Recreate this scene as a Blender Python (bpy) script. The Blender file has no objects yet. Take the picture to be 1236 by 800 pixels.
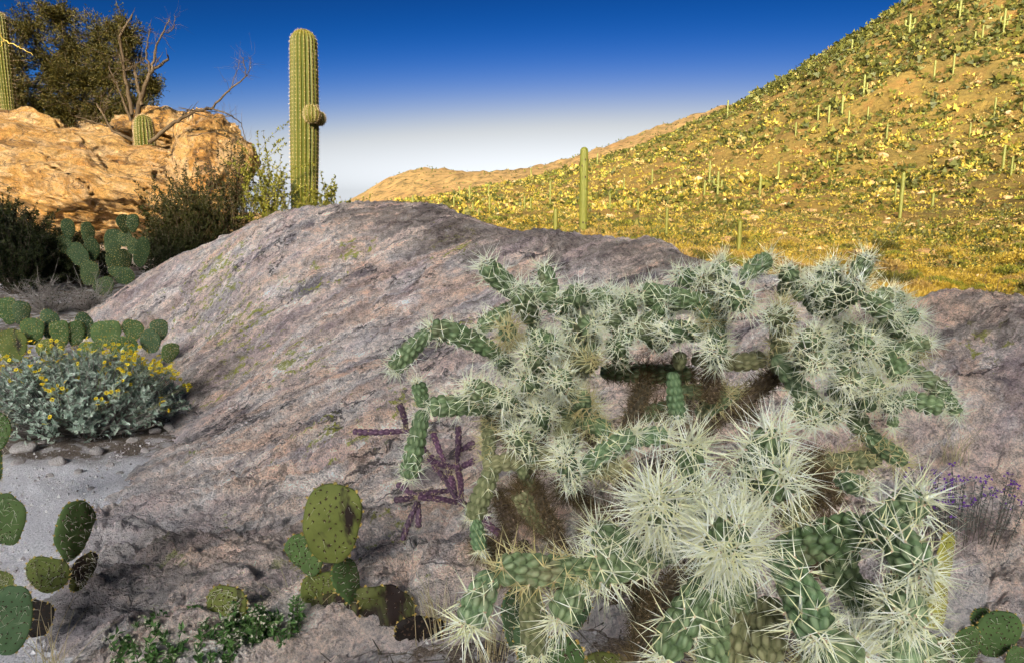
import bpy, math, random
import numpy as np
from mathutils import Vector, Matrix, Quaternion

random.seed(7); RNG = np.random.default_rng(7)
scene = bpy.context.scene
COL = scene.collection
R = math.radians

# ------------------------------------------------------------------ camera, sky, sun, exposure
CAM_H = 1.1; PITCH = R(9.0); F = 824.0
cam_d = bpy.data.cameras.new('camera'); cam = bpy.data.objects.new('camera', cam_d); COL.objects.link(cam)
cam.location = (0, 0, CAM_H); cam.rotation_euler = (R(90) - PITCH, 0, 0)
cam_d.sensor_width = 36.0; cam_d.lens = 24.0; cam_d.clip_start = 0.02; cam_d.clip_end = 8000
scene.camera = cam

SUN_EL = R(22.0); SUN_AZ = R(9.0)           # sun stands behind the camera, a little to its left
to_sun = Vector((-math.sin(SUN_AZ) * math.cos(SUN_EL), -math.cos(SUN_AZ) * math.cos(SUN_EL), math.sin(SUN_EL)))
world = bpy.data.worlds.new('World'); scene.world = world; world.use_nodes = True
wn = world.node_tree.nodes; wl = world.node_tree.links
sky = wn.new('ShaderNodeTexSky'); sky.sky_type = 'NISHITA'; sky.sun_disc = False
sky.sun_elevation = SUN_EL
sky.sun_rotation = math.atan2(to_sun.x, to_sun.y)
sky.altitude = 900; sky.air_density = 0.62; sky.dust_density = 3.3; sky.ozone_density = 3.0
# contrasty print of that sky: deep blue where it is dim, white where it is bright
tc = wn.new('ShaderNodeTexCoord'); sx = wn.new('ShaderNodeSeparateXYZ'); cx_ = wn.new('ShaderNodeCombineXYZ'); zm = wn.new('ShaderNodeMath'); zm.operation = 'MAXIMUM'; zm.inputs[1].default_value = .045
wl.new(tc.outputs['Generated'], sx.inputs[0]); wl.new(sx.outputs[0], cx_.inputs[0]); wl.new(sx.outputs[1], cx_.inputs[1]); wl.new(sx.outputs[2], zm.inputs[0]); wl.new(zm.outputs[0], cx_.inputs[2])
wl.new(cx_.outputs[0], sky.inputs['Vector'])     # the pale haze goes on evenly down to the horizon
vs = wn.new('ShaderNodeVectorMath'); vs.operation = 'SCALE'; vs.inputs['Scale'].default_value = 0.1
wl.new(sky.outputs[0], vs.inputs[0])
gam = wn.new('ShaderNodeGamma'); gam.inputs['Gamma'].default_value = 3.0
wl.new(vs.outputs[0], gam.inputs['Color'])
bw = wn.new('ShaderNodeRGBToBW'); wl.new(gam.outputs[0], bw.inputs[0])
mr = wn.new('ShaderNodeMapRange'); mr.interpolation_type = 'SMOOTHSTEP'
mr.inputs['From Min'].default_value = 0.0125; mr.inputs['From Max'].default_value = 0.060
wl.new(bw.outputs[0], mr.inputs['Value'])
mxw = wn.new('ShaderNodeMix'); mxw.data_type = 'RGBA'
tn = wn.new('ShaderNodeVectorMath'); tn.operation = 'MULTIPLY'; tn.inputs[1].default_value = (.3, .68, .38)
wl.new(gam.outputs[0], tn.inputs[0])
wl.new(mr.outputs['Result'], mxw.inputs[0]); wl.new(tn.outputs[0], mxw.inputs[6]); hz = wn.new('ShaderNodeVectorMath'); hz.operation = 'SCALE'; hz.inputs[0].default_value = (.95, 1.0, 1.05); wl.new(bw.outputs[0], hz.inputs['Scale']); wl.new(hz.outputs[0], mxw.inputs[7])
vg = wn.new('ShaderNodeVectorMath'); vg.operation = 'SCALE'; vg.inputs['Scale'].default_value = 14.3
cl = wn.new('ShaderNodeVectorMath'); cl.operation = 'MINIMUM'; cl.inputs[1].default_value = (4.3, 4.22, 4.0)
wl.new(mxw.outputs[2], cl.inputs[0]); wl.new(cl.outputs[0], vg.inputs[0]); wl.new(vg.outputs[0], wn['Background'].inputs['Color'])
wn['Background'].inputs['Strength'].default_value = 0.15

sl = bpy.data.lights.new('sun', 'SUN'); sl.energy = 2.0; sl.angle = R(0.53); sl.color = (1.0, 0.72, 0.36)
so = bpy.data.objects.new('sun', sl); COL.objects.link(so)
so.rotation_euler = (-to_sun).to_track_quat('-Z', 'Y').to_euler(); so.location = to_sun * 30
scene.view_settings.view_transform = 'Standard'; scene.view_settings.look = 'None'
scene.view_settings.gamma = 1.0; scene.view_settings.use_curve_mapping = False
scene.view_settings.exposure = 2.5

# ------------------------------------------------------------------ helpers
CP, SP = math.cos(PITCH), math.sin(PITCH)
def ray(px, py):
    u = (px - 618.0) / F; v = (400.0 - py) / F
    return np.array([u, CP + v * SP, -SP + v * CP])
def P(px, py, Y):
    d = ray(px, py); t = Y / d[1]
    return np.array([0, 0, CAM_H]) + d * t
def mpp(px, py, Y):                       # metres per photo pixel at that place
    return Y / ray(px, py)[1] / F

def _hash(ix, iy, iz, seed):
    h = (ix.astype(np.int64) * 374761393 + iy.astype(np.int64) * 668265263 + iz.astype(np.int64) * 2147483647 + seed * 974634777) & 0xFFFFFFFF
    h = ((h ^ (h >> 13)) * 1274126177) & 0xFFFFFFFF
    h = ((h ^ (h >> 16)) * 2246822519) & 0xFFFFFFFF
    return (h ^ (h >> 15)) & 0xFFFFFFFF
_G = np.random.default_rng(3).normal(size=(256, 3)); _G /= np.linalg.norm(_G, axis=1)[:, None]
def pnoise(p, seed=0):
    p = np.asarray(p, float); i = np.floor(p).astype(np.int64); f = p - i
    w = f * f * f * (f * (f * 6 - 15) + 10)
    out = 0
    for dx in (0, 1):
        wx = w[:, 0] if dx else 1 - w[:, 0]
        for dy in (0, 1):
            wy = w[:, 1] if dy else 1 - w[:, 1]
            for dz in (0, 1):
                wz = w[:, 2] if dz else 1 - w[:, 2]
                g = _G[_hash(i[:, 0] + dx, i[:, 1] + dy, i[:, 2] + dz, seed) & 255]
                dd = (f[:, 0] - dx) * g[:, 0] + (f[:, 1] - dy) * g[:, 1] + (f[:, 2] - dz) * g[:, 2]
                out = out + wx * wy * wz * dd
    return out * 1.5
def fbm(p, octv=4, seed=0, lac=2.03, gain=0.5):
    a = 1.0; s = 0; p = np.asarray(p, float)
    for k in range(octv):
        s = s + a * pnoise(p, seed + k * 17); p = p * lac; a *= gain
    return s
def ridged(p, octv=4, seed=0):
    a = 1.0; s = 0; p = np.asarray(p, float)
    for k in range(octv):
        s = s + a * (1 - np.abs(pnoise(p, seed + k * 13)) * 2); p = p * 2.1; a *= 0.5
    return s / 1.9
def sstep(a, b, x):
    t = np.clip((x - a) / (b - a), 0, 1); return t * t * (3 - 2 * t)

class TPS:
    def __init__(s, pts, vals, lam=1e-4):
        s.p = np.array(pts, float); n = len(s.p); d = s.p.shape[1]
        K = s._k(s.p) + lam * np.eye(n)
        Q = np.hstack([np.ones((n, 1)), s.p])
        A = np.block([[K, Q], [Q.T, np.zeros((d + 1, d + 1))]])
        s.w = np.linalg.solve(A, np.concatenate([np.array(vals, float), np.zeros(d + 1)]))
    def _k(s, q):
        r2 = ((q[:, None, :] - s.p[None]) ** 2).sum(-1)
        return 0.5 * r2 * np.log(r2 + 1e-12)
    def __call__(s, q):
        q = np.asarray(q, float); n = len(s.p); out = np.empty(len(q))
        for a in range(0, len(q), 60000):
            c = q[a:a + 60000]
            out[a:a + 60000] = s._k(c) @ s.w[:n] + s.w[n] + c @ s.w[n + 1:]
        return out

def mesh(name, V, Fq=None, Ft=None, mats=(), midx=None, smooth=True):
    """V (n,3), Fq (m,4) and / or Ft (k,3) -> mesh data block"""
    me = bpy.data.meshes.new(name)
    V = np.asarray(V, np.float32)
    parts = []; sizes = []
    if Fq is not None and len(Fq): Fq = np.asarray(Fq, np.int32); parts.append(Fq.ravel()); sizes.append(np.full(len(Fq), 4))
    if Ft is not None and len(Ft): Ft = np.asarray(Ft, np.int32); parts.append(Ft.ravel()); sizes.append(np.full(len(Ft), 3))
    li = np.concatenate(parts).astype(np.int32); sz = np.concatenate(sizes).astype(np.int32)
    st = np.concatenate([[0], np.cumsum(sz)[:-1]]).astype(np.int32)
    me.vertices.add(len(V)); me.vertices.foreach_set('co', V.ravel())
    me.loops.add(len(li)); me.loops.foreach_set('vertex_index', li)
    me.polygons.add(len(sz)); me.polygons.foreach_set('loop_start', st)
    me.polygons.foreach_set('use_smooth', np.full(len(sz), bool(smooth)))
    for m in mats: me.materials.append(m)
    if midx is not None: me.polygons.foreach_set('material_index', np.asarray(midx, np.int32))
    me.update(calc_edges=True)
    return me
def attr(me, name, vals):
    a = me.attributes.new(name, 'FLOAT', 'POINT'); a.data.foreach_set('value', np.asarray(vals, np.float32))

def link(name, me, parent=None, label=None, cat=None, group=None, kind=None, loc=None):
    o = bpy.data.objects.new(name, me); COL.objects.link(o)
    if parent is not None: o.parent = parent
    if loc is not None: o.location = loc
    if label: o['label'] = label
    if cat: o['category'] = cat
    if group: o['group'] = group
    if kind: o['kind'] = kind
    return o
def thing(name, loc, label, cat, group=None):
    o = link(name, None, None, label, cat, group); o.location = loc
    o.empty_display_size = 0.05
    return o
def copy_tree(o, parent=None):
    c = o.copy(); COL.objects.link(c); c.parent = parent
    for ch in list(o.children): copy_tree(ch, c)
    return c

class MB:
    """collects pieces of one mesh"""
    def __init__(s): s.V = []; s.Q = []; s.T = []; s.qm = []; s.tm = []; s.n = 0
    def add(s, V, Q=None, T=None, m=0):
        V = np.asarray(V, float)
        if Q is not None and len(Q): Q = np.asarray(Q); s.Q.append(Q + s.n); s.qm.append(np.full(len(Q), m))
        if T is not None and len(T): T = np.asarray(T); s.T.append(T + s.n); s.tm.append(np.full(len(T), m))
        s.V.append(V); s.n += len(V)
    def build(s, name, mats, smooth=True):
        V = np.concatenate(s.V)
        Q = np.concatenate(s.Q) if s.Q else None; T = np.concatenate(s.T) if s.T else None
        mi = np.concatenate(s.qm + s.tm)
        return mesh(name, V, Q, T, mats, mi, smooth)

def frames(pts):
    pts = np.asarray(pts, float); n = len(pts)
    t = np.gradient(pts, axis=0); t /= np.linalg.norm(t, axis=1)[:, None] + 1e-12
    a = np.array([0, 0, 1.0]) if abs(t[0][2]) < 0.9 else np.array([1.0, 0, 0])
    u = np.zeros_like(pts); u[0] = np.cross(t[0], a); u[0] /= np.linalg.norm(u[0])
    for i in range(1, n):
        w = u[i - 1] - t[i] * np.dot(u[i - 1], t[i]); u[i] = w / (np.linalg.norm(w) + 1e-12)
    return t, u, np.cross(t, u)
def grid_faces(nr, nc, wrap=True):
    i = np.arange(nr - 1)[:, None]; j = np.arange(nc if wrap else nc - 1)[None]
    j2 = (j + 1) % nc
    return np.stack([i * nc + j, i * nc + j2, (i + 1) * nc + j2, (i + 1) * nc + j], -1).reshape(-1, 4)
def tube(mb, pts, rad, sides=6, m=0, cap=True):
    pts = np.asarray(pts, float); n = len(pts)
    rad = np.broadcast_to(np.asarray(rad, float), (n,))
    t, u, v = frames(pts); th = np.linspace(0, 2 * np.pi, sides, endpoint=False)
    V = pts[:, None] + rad[:, None, None] * (np.cos(th)[None, :, None] * u[:, None] + np.sin(th)[None, :, None] * v[:, None])
    V = V.reshape(-1, 3); Q = grid_faces(n, sides); T = None
    if cap:
        V = np.vstack([V, pts[-1] + t[-1] * rad[-1] * .5]); k = len(V) - 1; j = np.arange(sides)
        T = np.stack([(n - 1) * sides + j, (n - 1) * sides + (j + 1) % sides, np.full(sides, k)], -1)
    mb.add(V, Q, T, m)
def cones(mb, B, D, L, r, m=0):
    """many spines: base B, unit direction D, length L, radius r; three-sided"""
    B = np.asarray(B, float); D = np.asarray(D, float); n = len(B)
    L = np.broadcast_to(L, (n,)); r = np.broadcast_to(r, (n,))
    a = np.where(np.abs(D[:, 2:3]) < .9, np.array([[0, 0, 1.0]]), np.array([[1.0, 0, 0]]))
    u = np.cross(D, a); u /= np.linalg.norm(u, axis=1)[:, None]; v = np.cross(D, u)
    V = np.empty((n, 4, 3))
    for k in range(3):
        t = 2 * np.pi * k / 3
        V[:, k] = B + r[:, None] * (math.cos(t) * u + math.sin(t) * v)
    V[:, 3] = B + D * L[:, None]
    o = np.arange(n)[:, None] * 4
    T = np.concatenate([o + [0, 1, 3], o + [1, 2, 3], o + [2, 0, 3]])
    mb.add(V.reshape(-1, 3), None, T, m)
def unit(v): return v / (np.linalg.norm(v, axis=-1, keepdims=True) + 1e-12)
def leaves(mb, C, D, N, L, W, m=0, fold=0.25):
    """many leaves: base C, direction D, up N; each a kite folded along its rib"""
    n = len(C); D = unit(np.asarray(D, float)); N = np.asarray(N, float)
    S = unit(np.cross(D, N)); N = np.cross(S, D)
    L = np.broadcast_to(L, (n,))[:, None]; W = np.broadcast_to(W, (n,))[:, None]
    V = np.empty((n, 4, 3))
    V[:, 0] = C; V[:, 1] = C + D * L * .45 + S * W * .5 + N * W * fold; V[:, 2] = C + D * L - N * L * .12
    V[:, 3] = C + D * L * .45 - S * W * .5 + N * W * fold
    o = np.arange(n)[:, None] * 4
    mb.add(V.reshape(-1, 3), None, np.concatenate([o + [0, 1, 2], o + [0, 2, 3]]), m)
def rand_dirs(n, rng=RNG):
    return unit(rng.normal(size=(n, 3)))

# ------------------------------------------------------------------ materials
def mat(name): 
    m = bpy.data.materials.new(name); m.use_nodes = True
    nt = m.node_tree; b = nt.nodes['Principled BSDF']
    b.inputs['Roughness'].default_value = .8
    b.inputs['Specular IOR Level'].default_value = .25
    return m, nt, b
def noise_node(nt, scale, detail=4, rough=.55, vec=None, dist=0.0):
    n = nt.nodes.new('ShaderNodeTexNoise'); n.inputs['Scale'].default_value = scale
    n.inputs['Detail'].default_value = detail; n.inputs['Roughness'].default_value = rough
    n.inputs['Distortion'].default_value = dist
    if vec is not None: nt.links.new(vec, n.inputs['Vector'])
    return n
def ramp(nt, fac, stops, interp='LINEAR'):
    r = nt.nodes.new('ShaderNodeValToRGB'); cr = r.color_ramp; cr.interpolation = interp
    while len(cr.elements) > 1: cr.elements.remove(cr.elements[-1])
    cr.elements[0].position = stops[0][0]; cr.elements[0].color = (*stops[0][1], 1)
    for p, c in stops[1:]:
        e = cr.elements.new(p); e.color = (*c, 1)
    nt.links.new(fac, r.inputs[0]); return r
def g3(v): return (v, v, v)
def mixc(nt, fac, a, b, mode='MIX'):
    m = nt.nodes.new('ShaderNodeMix'); m.data_type = 'RGBA'; m.blend_type = mode
    if hasattr(fac, 'is_linked'): nt.links.new(fac, m.inputs[0])
    else: m.inputs[0].default_value = fac
    for s, i in ((a, 6), (b, 7)):
        if hasattr(s, 'is_linked'): nt.links.new(s, m.inputs[i])
        else: m.inputs[i].default_value = (*s, 1)
    return m.outputs[2]
def math_node(nt, op, a, b=None):
    m = nt.nodes.new('ShaderNodeMath'); m.operation = op
    for s, i in ((a, 0), (b, 1)):
        if s is None: continue
        if hasattr(s, 'is_linked'): nt.links.new(s, m.inputs[i])
        else: m.inputs[i].default_value = s
    return m.outputs[0]
def bump(nt, b, h, strength, dist):
    bp = nt.nodes.new('ShaderNodeBump'); bp.inputs['Strength'].default_value = strength; bp.inputs['Distance'].default_value = dist
    nt.links.new(h, bp.inputs['Height']); nt.links.new(bp.outputs[0], b.inputs['Normal'])
def coords(nt, scale=(1, 1, 1), rot=(0, 0, 0)):
    t = nt.nodes.new('ShaderNodeTexCoord'); mp = nt.nodes.new('ShaderNodeMapping')
    mp.vector_type = 'TEXTURE'; mp.inputs['Scale'].default_value = tuple(1 / k for k in scale); mp.inputs['Rotation'].default_value = tuple(-k for k in rot)
    nt.links.new(t.outputs['Object'], mp.inputs['Vector']); return mp.outputs[0]
def geo(nt): return nt.nodes.new('ShaderNodeNewGeometry')
def attr_node(nt, name):
    a = nt.nodes.new('ShaderNodeAttribute'); a.attribute_name = name; return a.outputs['Fac']
def leaf_mat(name, cols, trans=.3, rough=.6, per='island'):
    """leafy stuff: colour differs from leaf to leaf"""
    m, nt, b = mat(name)
    if per == 'island': f = geo(nt).outputs['Random Per Island']
    else:
        oi = nt.nodes.new('ShaderNodeObjectInfo'); f = oi.outputs['Random']
    n = len(cols); r = ramp(nt, f, [(i / max(1, n - 1), c) for i, c in enumerate(cols)])
    nt.links.new(r.outputs[0], b.inputs['Base Color']); b.inputs['Roughness'].default_value = rough
    if trans > 0:
        tr = nt.nodes.new('ShaderNodeBsdfTranslucent'); nt.links.new(r.outputs[0], tr.inputs['Color'])
        mx = nt.nodes.new('ShaderNodeMixShader'); mx.inputs[0].default_value = trans
        nt.links.new(b.outputs[0], mx.inputs[1]); nt.links.new(tr.outputs[0], mx.inputs[2])
        nt.links.new(mx.outputs[0], nt.nodes['Material Output'].inputs['Surface'])
    return m
def noisy_mat(name, stops, scale=6, rough=.85, bmp=None, detail=5, stretch=(1, 1, 1)):
    m, nt, b = mat(name); c = coords(nt, stretch)
    n = noise_node(nt, scale, detail, .6, c); r = ramp(nt, n.outputs['Fac'], stops)
    nt.links.new(r.outputs[0], b.inputs['Base Color']); b.inputs['Roughness'].default_value = rough
    if bmp: bump(nt, b, n.outputs['Fac'], bmp[0], bmp[1])
    return m
# ------------------------------------------------------------------ terrain
ctl = []
def c_px(px, py, Y): ctl.append(P(px, py, Y))
def c_z(px, Y, z): q = P(px, 270, Y); ctl.append(np.array([q[0], q[1], z]))
# valley floor beyond the boulder
for a in ((1500, 372, 17), (1236, 366, 18), (1100, 352, 18), (950, 332, 19), (800, 314, 20), (650, 304, 22), (500, 296, 24)): c_px(*a)
for a in ((1500, 310, 42), (1236, 308, 44), (1100, 306, 46), (950, 305, 48), (800, 296, 48), (650, 285, 50), (480, 272, 60)): c_px(*a)
for a in ((1500, 215, 85), (1236, 246, 88), (1086, 262, 92), (950, 264, 96), (800, 263, 100), (650, 258, 115), (500, 254, 140)): c_px(*a)
for a in ((1500, 90, 140), (1236, 146, 140), (1086, 190, 145), (950, 210, 155), (800, 224, 175), (650, 238, 205), (520, 241, 230), (450, 250, 240)): c_px(*a)
# crest of the near slope
for a in ((1500, -180, 210), (1236, -58, 215), (1120, 3, 220), (1000, 67, 240), (900, 121, 265), (820, 158, 290), (720, 193, 320), (640, 215, 340), (560, 232, 345), (480, 250, 340), (420, 262, 335)): c_px(*a)
# saddle behind it, then the tan hills
for a in ((1500, -120, 330), (1236, -10, 360), (1000, 110, 400), (820, 172, 430), (720, 205, 450), (640, 222, 460), (560, 238, 460), (440, 262, 460)): c_px(*a)
for a in ((1500, 60, 900), (1236, 80, 900), (1000, 110, 900), (900, 128, 900), (820, 149, 900), (760, 166, 900), (700, 190, 900), (650, 204, 900), (600, 211, 880), (560, 208, 860), (512, 202, 840), (470, 214, 840), (440, 230, 840), (412, 252, 840), (380, 275, 840)): c_px(*a)
for px in (1500, 1000, 600, 420): c_px(px, 300, 1700)
for px in (100, -200): c_z(px, 12.5, .75)
for a in ((350, 15, .6), (200, 16, .8), (-300, 30, .6), (300, 40, -.5), (100, 40, 0), (-300, 100, -3), (150, 100, -3), (360, 100, -2.5),
          (-300, 460, -16), (150, 460, -16), (340, 460, -13), (-300, 900, 10), (150, 900, 10), (330, 900, 9), (-300, 1700, -60), (150, 1700, -60)): c_z(*a)
ctl = np.array(ctl)
_az = np.arctan2(ctl[:, 0], ctl[:, 1]); _r = np.hypot(ctl[:, 0], ctl[:, 1])
front = TPS(np.stack([_az * 2.2, np.log(_r)], 1), (ctl[:, 2] - CAM_H) / _r, 2e-4)
AZ0, AZ1 = R(-44), R(48)
TAN_EL = math.tan(SUN_EL); SHADE_Z = 4.6
def terrain(x, y):
    x = np.asarray(x, float); y = np.asarray(y, float)
    r = np.hypot(x, y) + 1e-6; az = np.arctan2(x, y)
    near = 0.085 * np.maximum(0, y - 3.3) * sstep(-1.0, -2.6, x) + -0.05 * np.maximum(0, y - 4) * sstep(-1.5, 1.5, x)
    near = near - 0.02 + 0.03 * pnoise(np.stack([x * .8, y * .8, x * 0], 1), 5)
    near = near * (1 - sstep(12, 20, r))
    azc = np.clip(az, AZ0, AZ1)
    e = front(np.stack([azc * 2.2, np.log(np.clip(r, 10, 1700))], 1))
    zf = CAM_H + e * r
    wf = sstep(R(-100), R(-50), az) * (1 - sstep(R(75), R(120), az))
    zf = zf * wf + (1 - wf) * (-.004 * r)
    rough = fbm(np.stack([x * .045, y * .045, x * 0], 1), 4, 31) * np.clip(r / 60, 0, 1) * 2.0 * np.clip(r / 150, .25, 2)
    gully = -ridged(np.stack([x * .012 + 3, y * .02, x * 0], 1), 3, 77) * np.clip((r - 60) / 100, 0, 1) * 2.5
    zf = zf + (rough + gully) * wf * (1 - .75 * sstep(210, 330, r) * (1 - sstep(360, 500, r)))
    w = sstep(9, 17, r)
    z = near * (1 - w) + zf * w
    # the ridge that stands behind the photographer and keeps the low sun off the foreground
    s = -(x * to_sun.x + y * to_sun.y) / math.cos(SUN_EL)
    u = x * math.cos(SUN_AZ) - y * math.sin(SUN_AZ)
    crest = SHADE_Z + 80 * TAN_EL + .25 * pnoise(np.stack([u * .25, u * 0, u * 0 + 9], 1), 8)
    t = np.clip((-s - 5) / 75.0, 0, 1)
    hb = crest * (t ** 1.25)
    hb = np.where(-s > 80, crest - np.clip(-s - 80, 0, 200) * .1, hb)
    z = z + hb * (1 - sstep(90, 220, np.abs(u))) * (s < -5)
    return z
def t1(x, y): return float(terrain(np.array([x]), np.array([y]))[0])

def ground_mats():
    # pale granite grit near the camera
    m, nt, b = mat('granite_sand'); c = coords(nt)
    n1 = noise_node(nt, 1.3, 6, .6, c); n2 = noise_node(nt, 160, 3, .7, c); n3 = noise_node(nt, 9, 6, .65, c)
    c1 = ramp(nt, n1.outputs['Fac'], [(.3, (.70, .67, .68)), (.55, (.82, .79, .80)), (.75, (.74, .69, .68))]).outputs[0]
    c2 = ramp(nt, n2.outputs['Fac'], [(.34, (.45, .42, .42)), (.48, (.98, .96, .96)), (.66, (1.25, 1.22, 1.22))]).outputs[0]
    c3 = mixc(nt, .8, c1, c2, 'MULTIPLY')
    d = attr_node(nt, 'litter')
    n3r = ramp(nt, n3.outputs['Fac'], [(.42, g3(0)), (.58, g3(1))])
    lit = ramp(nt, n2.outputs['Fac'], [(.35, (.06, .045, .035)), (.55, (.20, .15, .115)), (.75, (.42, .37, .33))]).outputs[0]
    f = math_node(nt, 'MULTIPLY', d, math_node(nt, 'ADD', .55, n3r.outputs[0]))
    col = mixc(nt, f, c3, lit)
    nt.links.new(col, b.inputs['Base Color']); b.inputs['Roughness'].default_value = .95
    h = math_node(nt, 'ADD', math_node(nt, 'MULTIPLY', n3.outputs['Fac'], 2.0), n2.outputs['Fac'])
    bump(nt, b, h, .8, .006)
    sand = m
    m, nt, b = mat('dry_hillside'); c = coords(nt)
    n1 = noise_node(nt, .035, 6, .6, c); n2 = noise_node(nt, .9, 7, .7, c); n3 = noise_node(nt, .16, 5, .65, c)
    base = ramp(nt, n1.outputs['Fac'], [(.3, (.062, .048, .010)), (.5, (.115, .08, .017)), (.7, (.085, .055, .012))]).outputs[0]  # ochre soil, with the golden tint of the sunlight painted in
    base = mixc(nt, .75, base, ramp(nt, n2.outputs['Fac'], [(.30, (.35, .32, .28)), (.5, (.9, .88, .84)), (.70, (1.55, 1.5, 1.5))]).outputs[0], 'MULTIPLY')
    red = ramp(nt, n3.outputs['Fac'], [(.52, g3(0)), (.66, g3(1))]).outputs[0]
    base = mixc(nt, math_node(nt, 'MULTIPLY', red, .55), base, (.16, .075, .02))
    nt.links.new(base, b.inputs['Base Color']); b.inputs['Roughness'].default_value = 1
    bump(nt, b, n2.outputs['Fac'], .9, .5)
    hill = m
    m, nt, b = mat('distant_hillside'); c = coords(nt)
    n1 = noise_node(nt, .012, 8, .65, c); n2 = noise_node(nt, .11, 8, .75, c)
    base = ramp(nt, n1.outputs['Fac'], [(.3, (.18, .11, .04)), (.5, (.24, .155, .06)), (.7, (.2, .11, .04))]).outputs[0]
    base = mixc(nt, .85, base, ramp(nt, n2.outputs['Fac'], [(.40, (.22, .25, .17)), (.5, (.8, .8, .72)), (.60, (1.2, 1.15, 1.1))]).outputs[0], 'MULTIPLY')
    nt.links.new(base, b.inputs['Base Color']); b.inputs['Roughness'].default_value = 1
    bump(nt, b, n2.outputs['Fac'], .7, 2.0)
    return sand, hill, m
SAND, HILL, FAR = ground_mats()

def polar_patch(name, radii, azs, material, wrap, litter=False):
    r, a = np.meshgrid(radii, azs, indexing='ij'); r = r.ravel(); a = a.ravel()
    x = np.sin(a) * r; y = np.cos(a) * r; z = terrain(x, y)
    if litter:
        z = z + .012 * fbm(np.stack([x * 6, y * 6, x * 0], 1), 3, 3) * (r < 14)
    me = mesh(name, np.stack([x, y, z], 1), grid_faces(len(radii), len(azs), wrap), None, [material])
    # wind faces upward
    me.flip_normals()
    if litter:
        d = (1 - sstep(1.75, 2.15, y)) * sstep(-1.35, -.75, x)                      # dead cholla litter in front of the boulder
        bx, by = P(105, 528, 3.5)[:2]
        d2 = 1 - sstep(.55, .85, np.hypot((x - bx) / 1.05, (y - by - .1) / .75))
        d3 = sstep(3.6, 4.6, y) * .8  # ground further back: litter whose dark colour also stands in for deep shade
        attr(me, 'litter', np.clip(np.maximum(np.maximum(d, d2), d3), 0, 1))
    return link(name, me, kind='structure')
front_az = np.linspace(R(-46), R(46), 330); back_az = np.linspace(R(46), R(314), 110)[1:-1]
az_all = np.concatenate([front_az, back_az])
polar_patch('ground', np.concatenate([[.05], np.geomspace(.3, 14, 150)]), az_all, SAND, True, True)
polar_patch('hillside', np.geomspace(14, 450, 210), az_all, HILL, True)
polar_patch('distant_hills', np.geomspace(450, 4000, 70), az_all, FAR, True)

def hit(px, py, rmin=14, rmax=440):
    """where the line of sight through a pixel meets the terrain"""
    d = ray(px, py); Y = np.geomspace(rmin, rmax, 900); t = Y / d[1]
    x = d[0] * t; z = CAM_H + d[2] * t; g = terrain(x, Y)
    k = np.nonzero(z < g)[0]
    if not len(k): k = [int(np.argmin(z - g))]
    k = k[0]; return np.array([x[k], Y[k], g[k]])

# ------------------------------------------------------------------ the big granite boulder
bc = []
ridge_pts = [(60, 400, 6.6), (110, 380, 6.4), (160, 345, 6.3), (215, 307, 6.2), (300, 272, 6.0), (350, 258, 5.9), (400, 251, 5.8), (440, 249, 5.7), (480, 248, 5.6), (540, 255, 5.5),
             (620, 281, 5.1), (700, 292, 4.8), (800, 294, 4.6), (850, 312, 4.3), (930, 337, 3.9), (1010, 351, 3.6), (1100, 364, 3.4), (1170, 360, 3.3), (1236, 377, 3.2), (1340, 395, 3.1), (1500, 420, 3.0)]
for px, py, Y in ridge_pts:
    q = P(px, py, Y); bc.append(q)
    k = 1 + .16; bc.append(np.array([q[0] * k, q[1] * k, q[2] - .42]))
    k = 1 + .45; bc.append(np.array([q[0] * k, q[1] * k, q[2] - 1.5]))
def b_px(*a): bc.append(P(*a))
# slope, from pixels with a distance that makes a rounded back
for a in ((300, 330, 5.0), (400, 320, 4.75), (500, 310, 4.7), (620, 325, 4.4), (750, 330, 4.1), (900, 370, 3.4), (1050, 400, 3.0), (1200, 410, 2.85),
          (190, 400, 5.2), (250, 395, 4.8),
          (330, 420, 4.0), (430, 420, 3.75), (560, 420, 3.5), (700, 420, 3.25), (850, 440, 2.9), (1050, 480, 2.55), (1200, 500, 2.45),
          (300, 520, 3.15), (400, 520, 2.95), (560, 520, 2.75), (760, 520, 2.55), (1000, 570, 2.2), (1200, 590, 2.15),
          (230, 600, 2.6), (330, 610, 2.45), (480, 620, 2.25), (650, 620, 2.15), (1200, 680, 1.9),
          (160, 690, 2.05), (280, 700, 1.95), (400, 690, 1.98), (130, 760, 1.72), (300, 770, 1.66), (1330, 560, 2.3), (1330, 700, 1.95)): b_px(*a)
# where it goes into the ground
for a in ((195, 480, 4.15), (215, 520, 3.6), (180, 562, 3.0), (140, 610, 2.55), (95, 665, 2.18), (60, 725, 1.88), (60, 800, 1.58)):
    b_px(*a); q = P(*a); bc.append(q + np.array([-.35, -.1, -.22])); 
for px, py, Y in ((120, 820, 1.5), (300, 835, 1.46), (420, 770, 1.66), (500, 745, 1.75), (620, 730, 1.82), (800, 735, 1.8), (1000, 745, 1.76), (1200, 750, 1.74), (1350, 760, 1.7)):
    b_px(px, py, Y); q = P(px, py, Y); bc.append(q + np.array([0, -.3, -.28]))
for a in ((40, 440, 5.4), (150, 450, 4.7)):
    q = P(*a); bc.append(q); bc.append(q + np.array([-.6, -.2, -.4]))
bc = np.array(bc)
BT = TPS(bc[:, :2], bc[:, 2], 4e-3)
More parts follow.
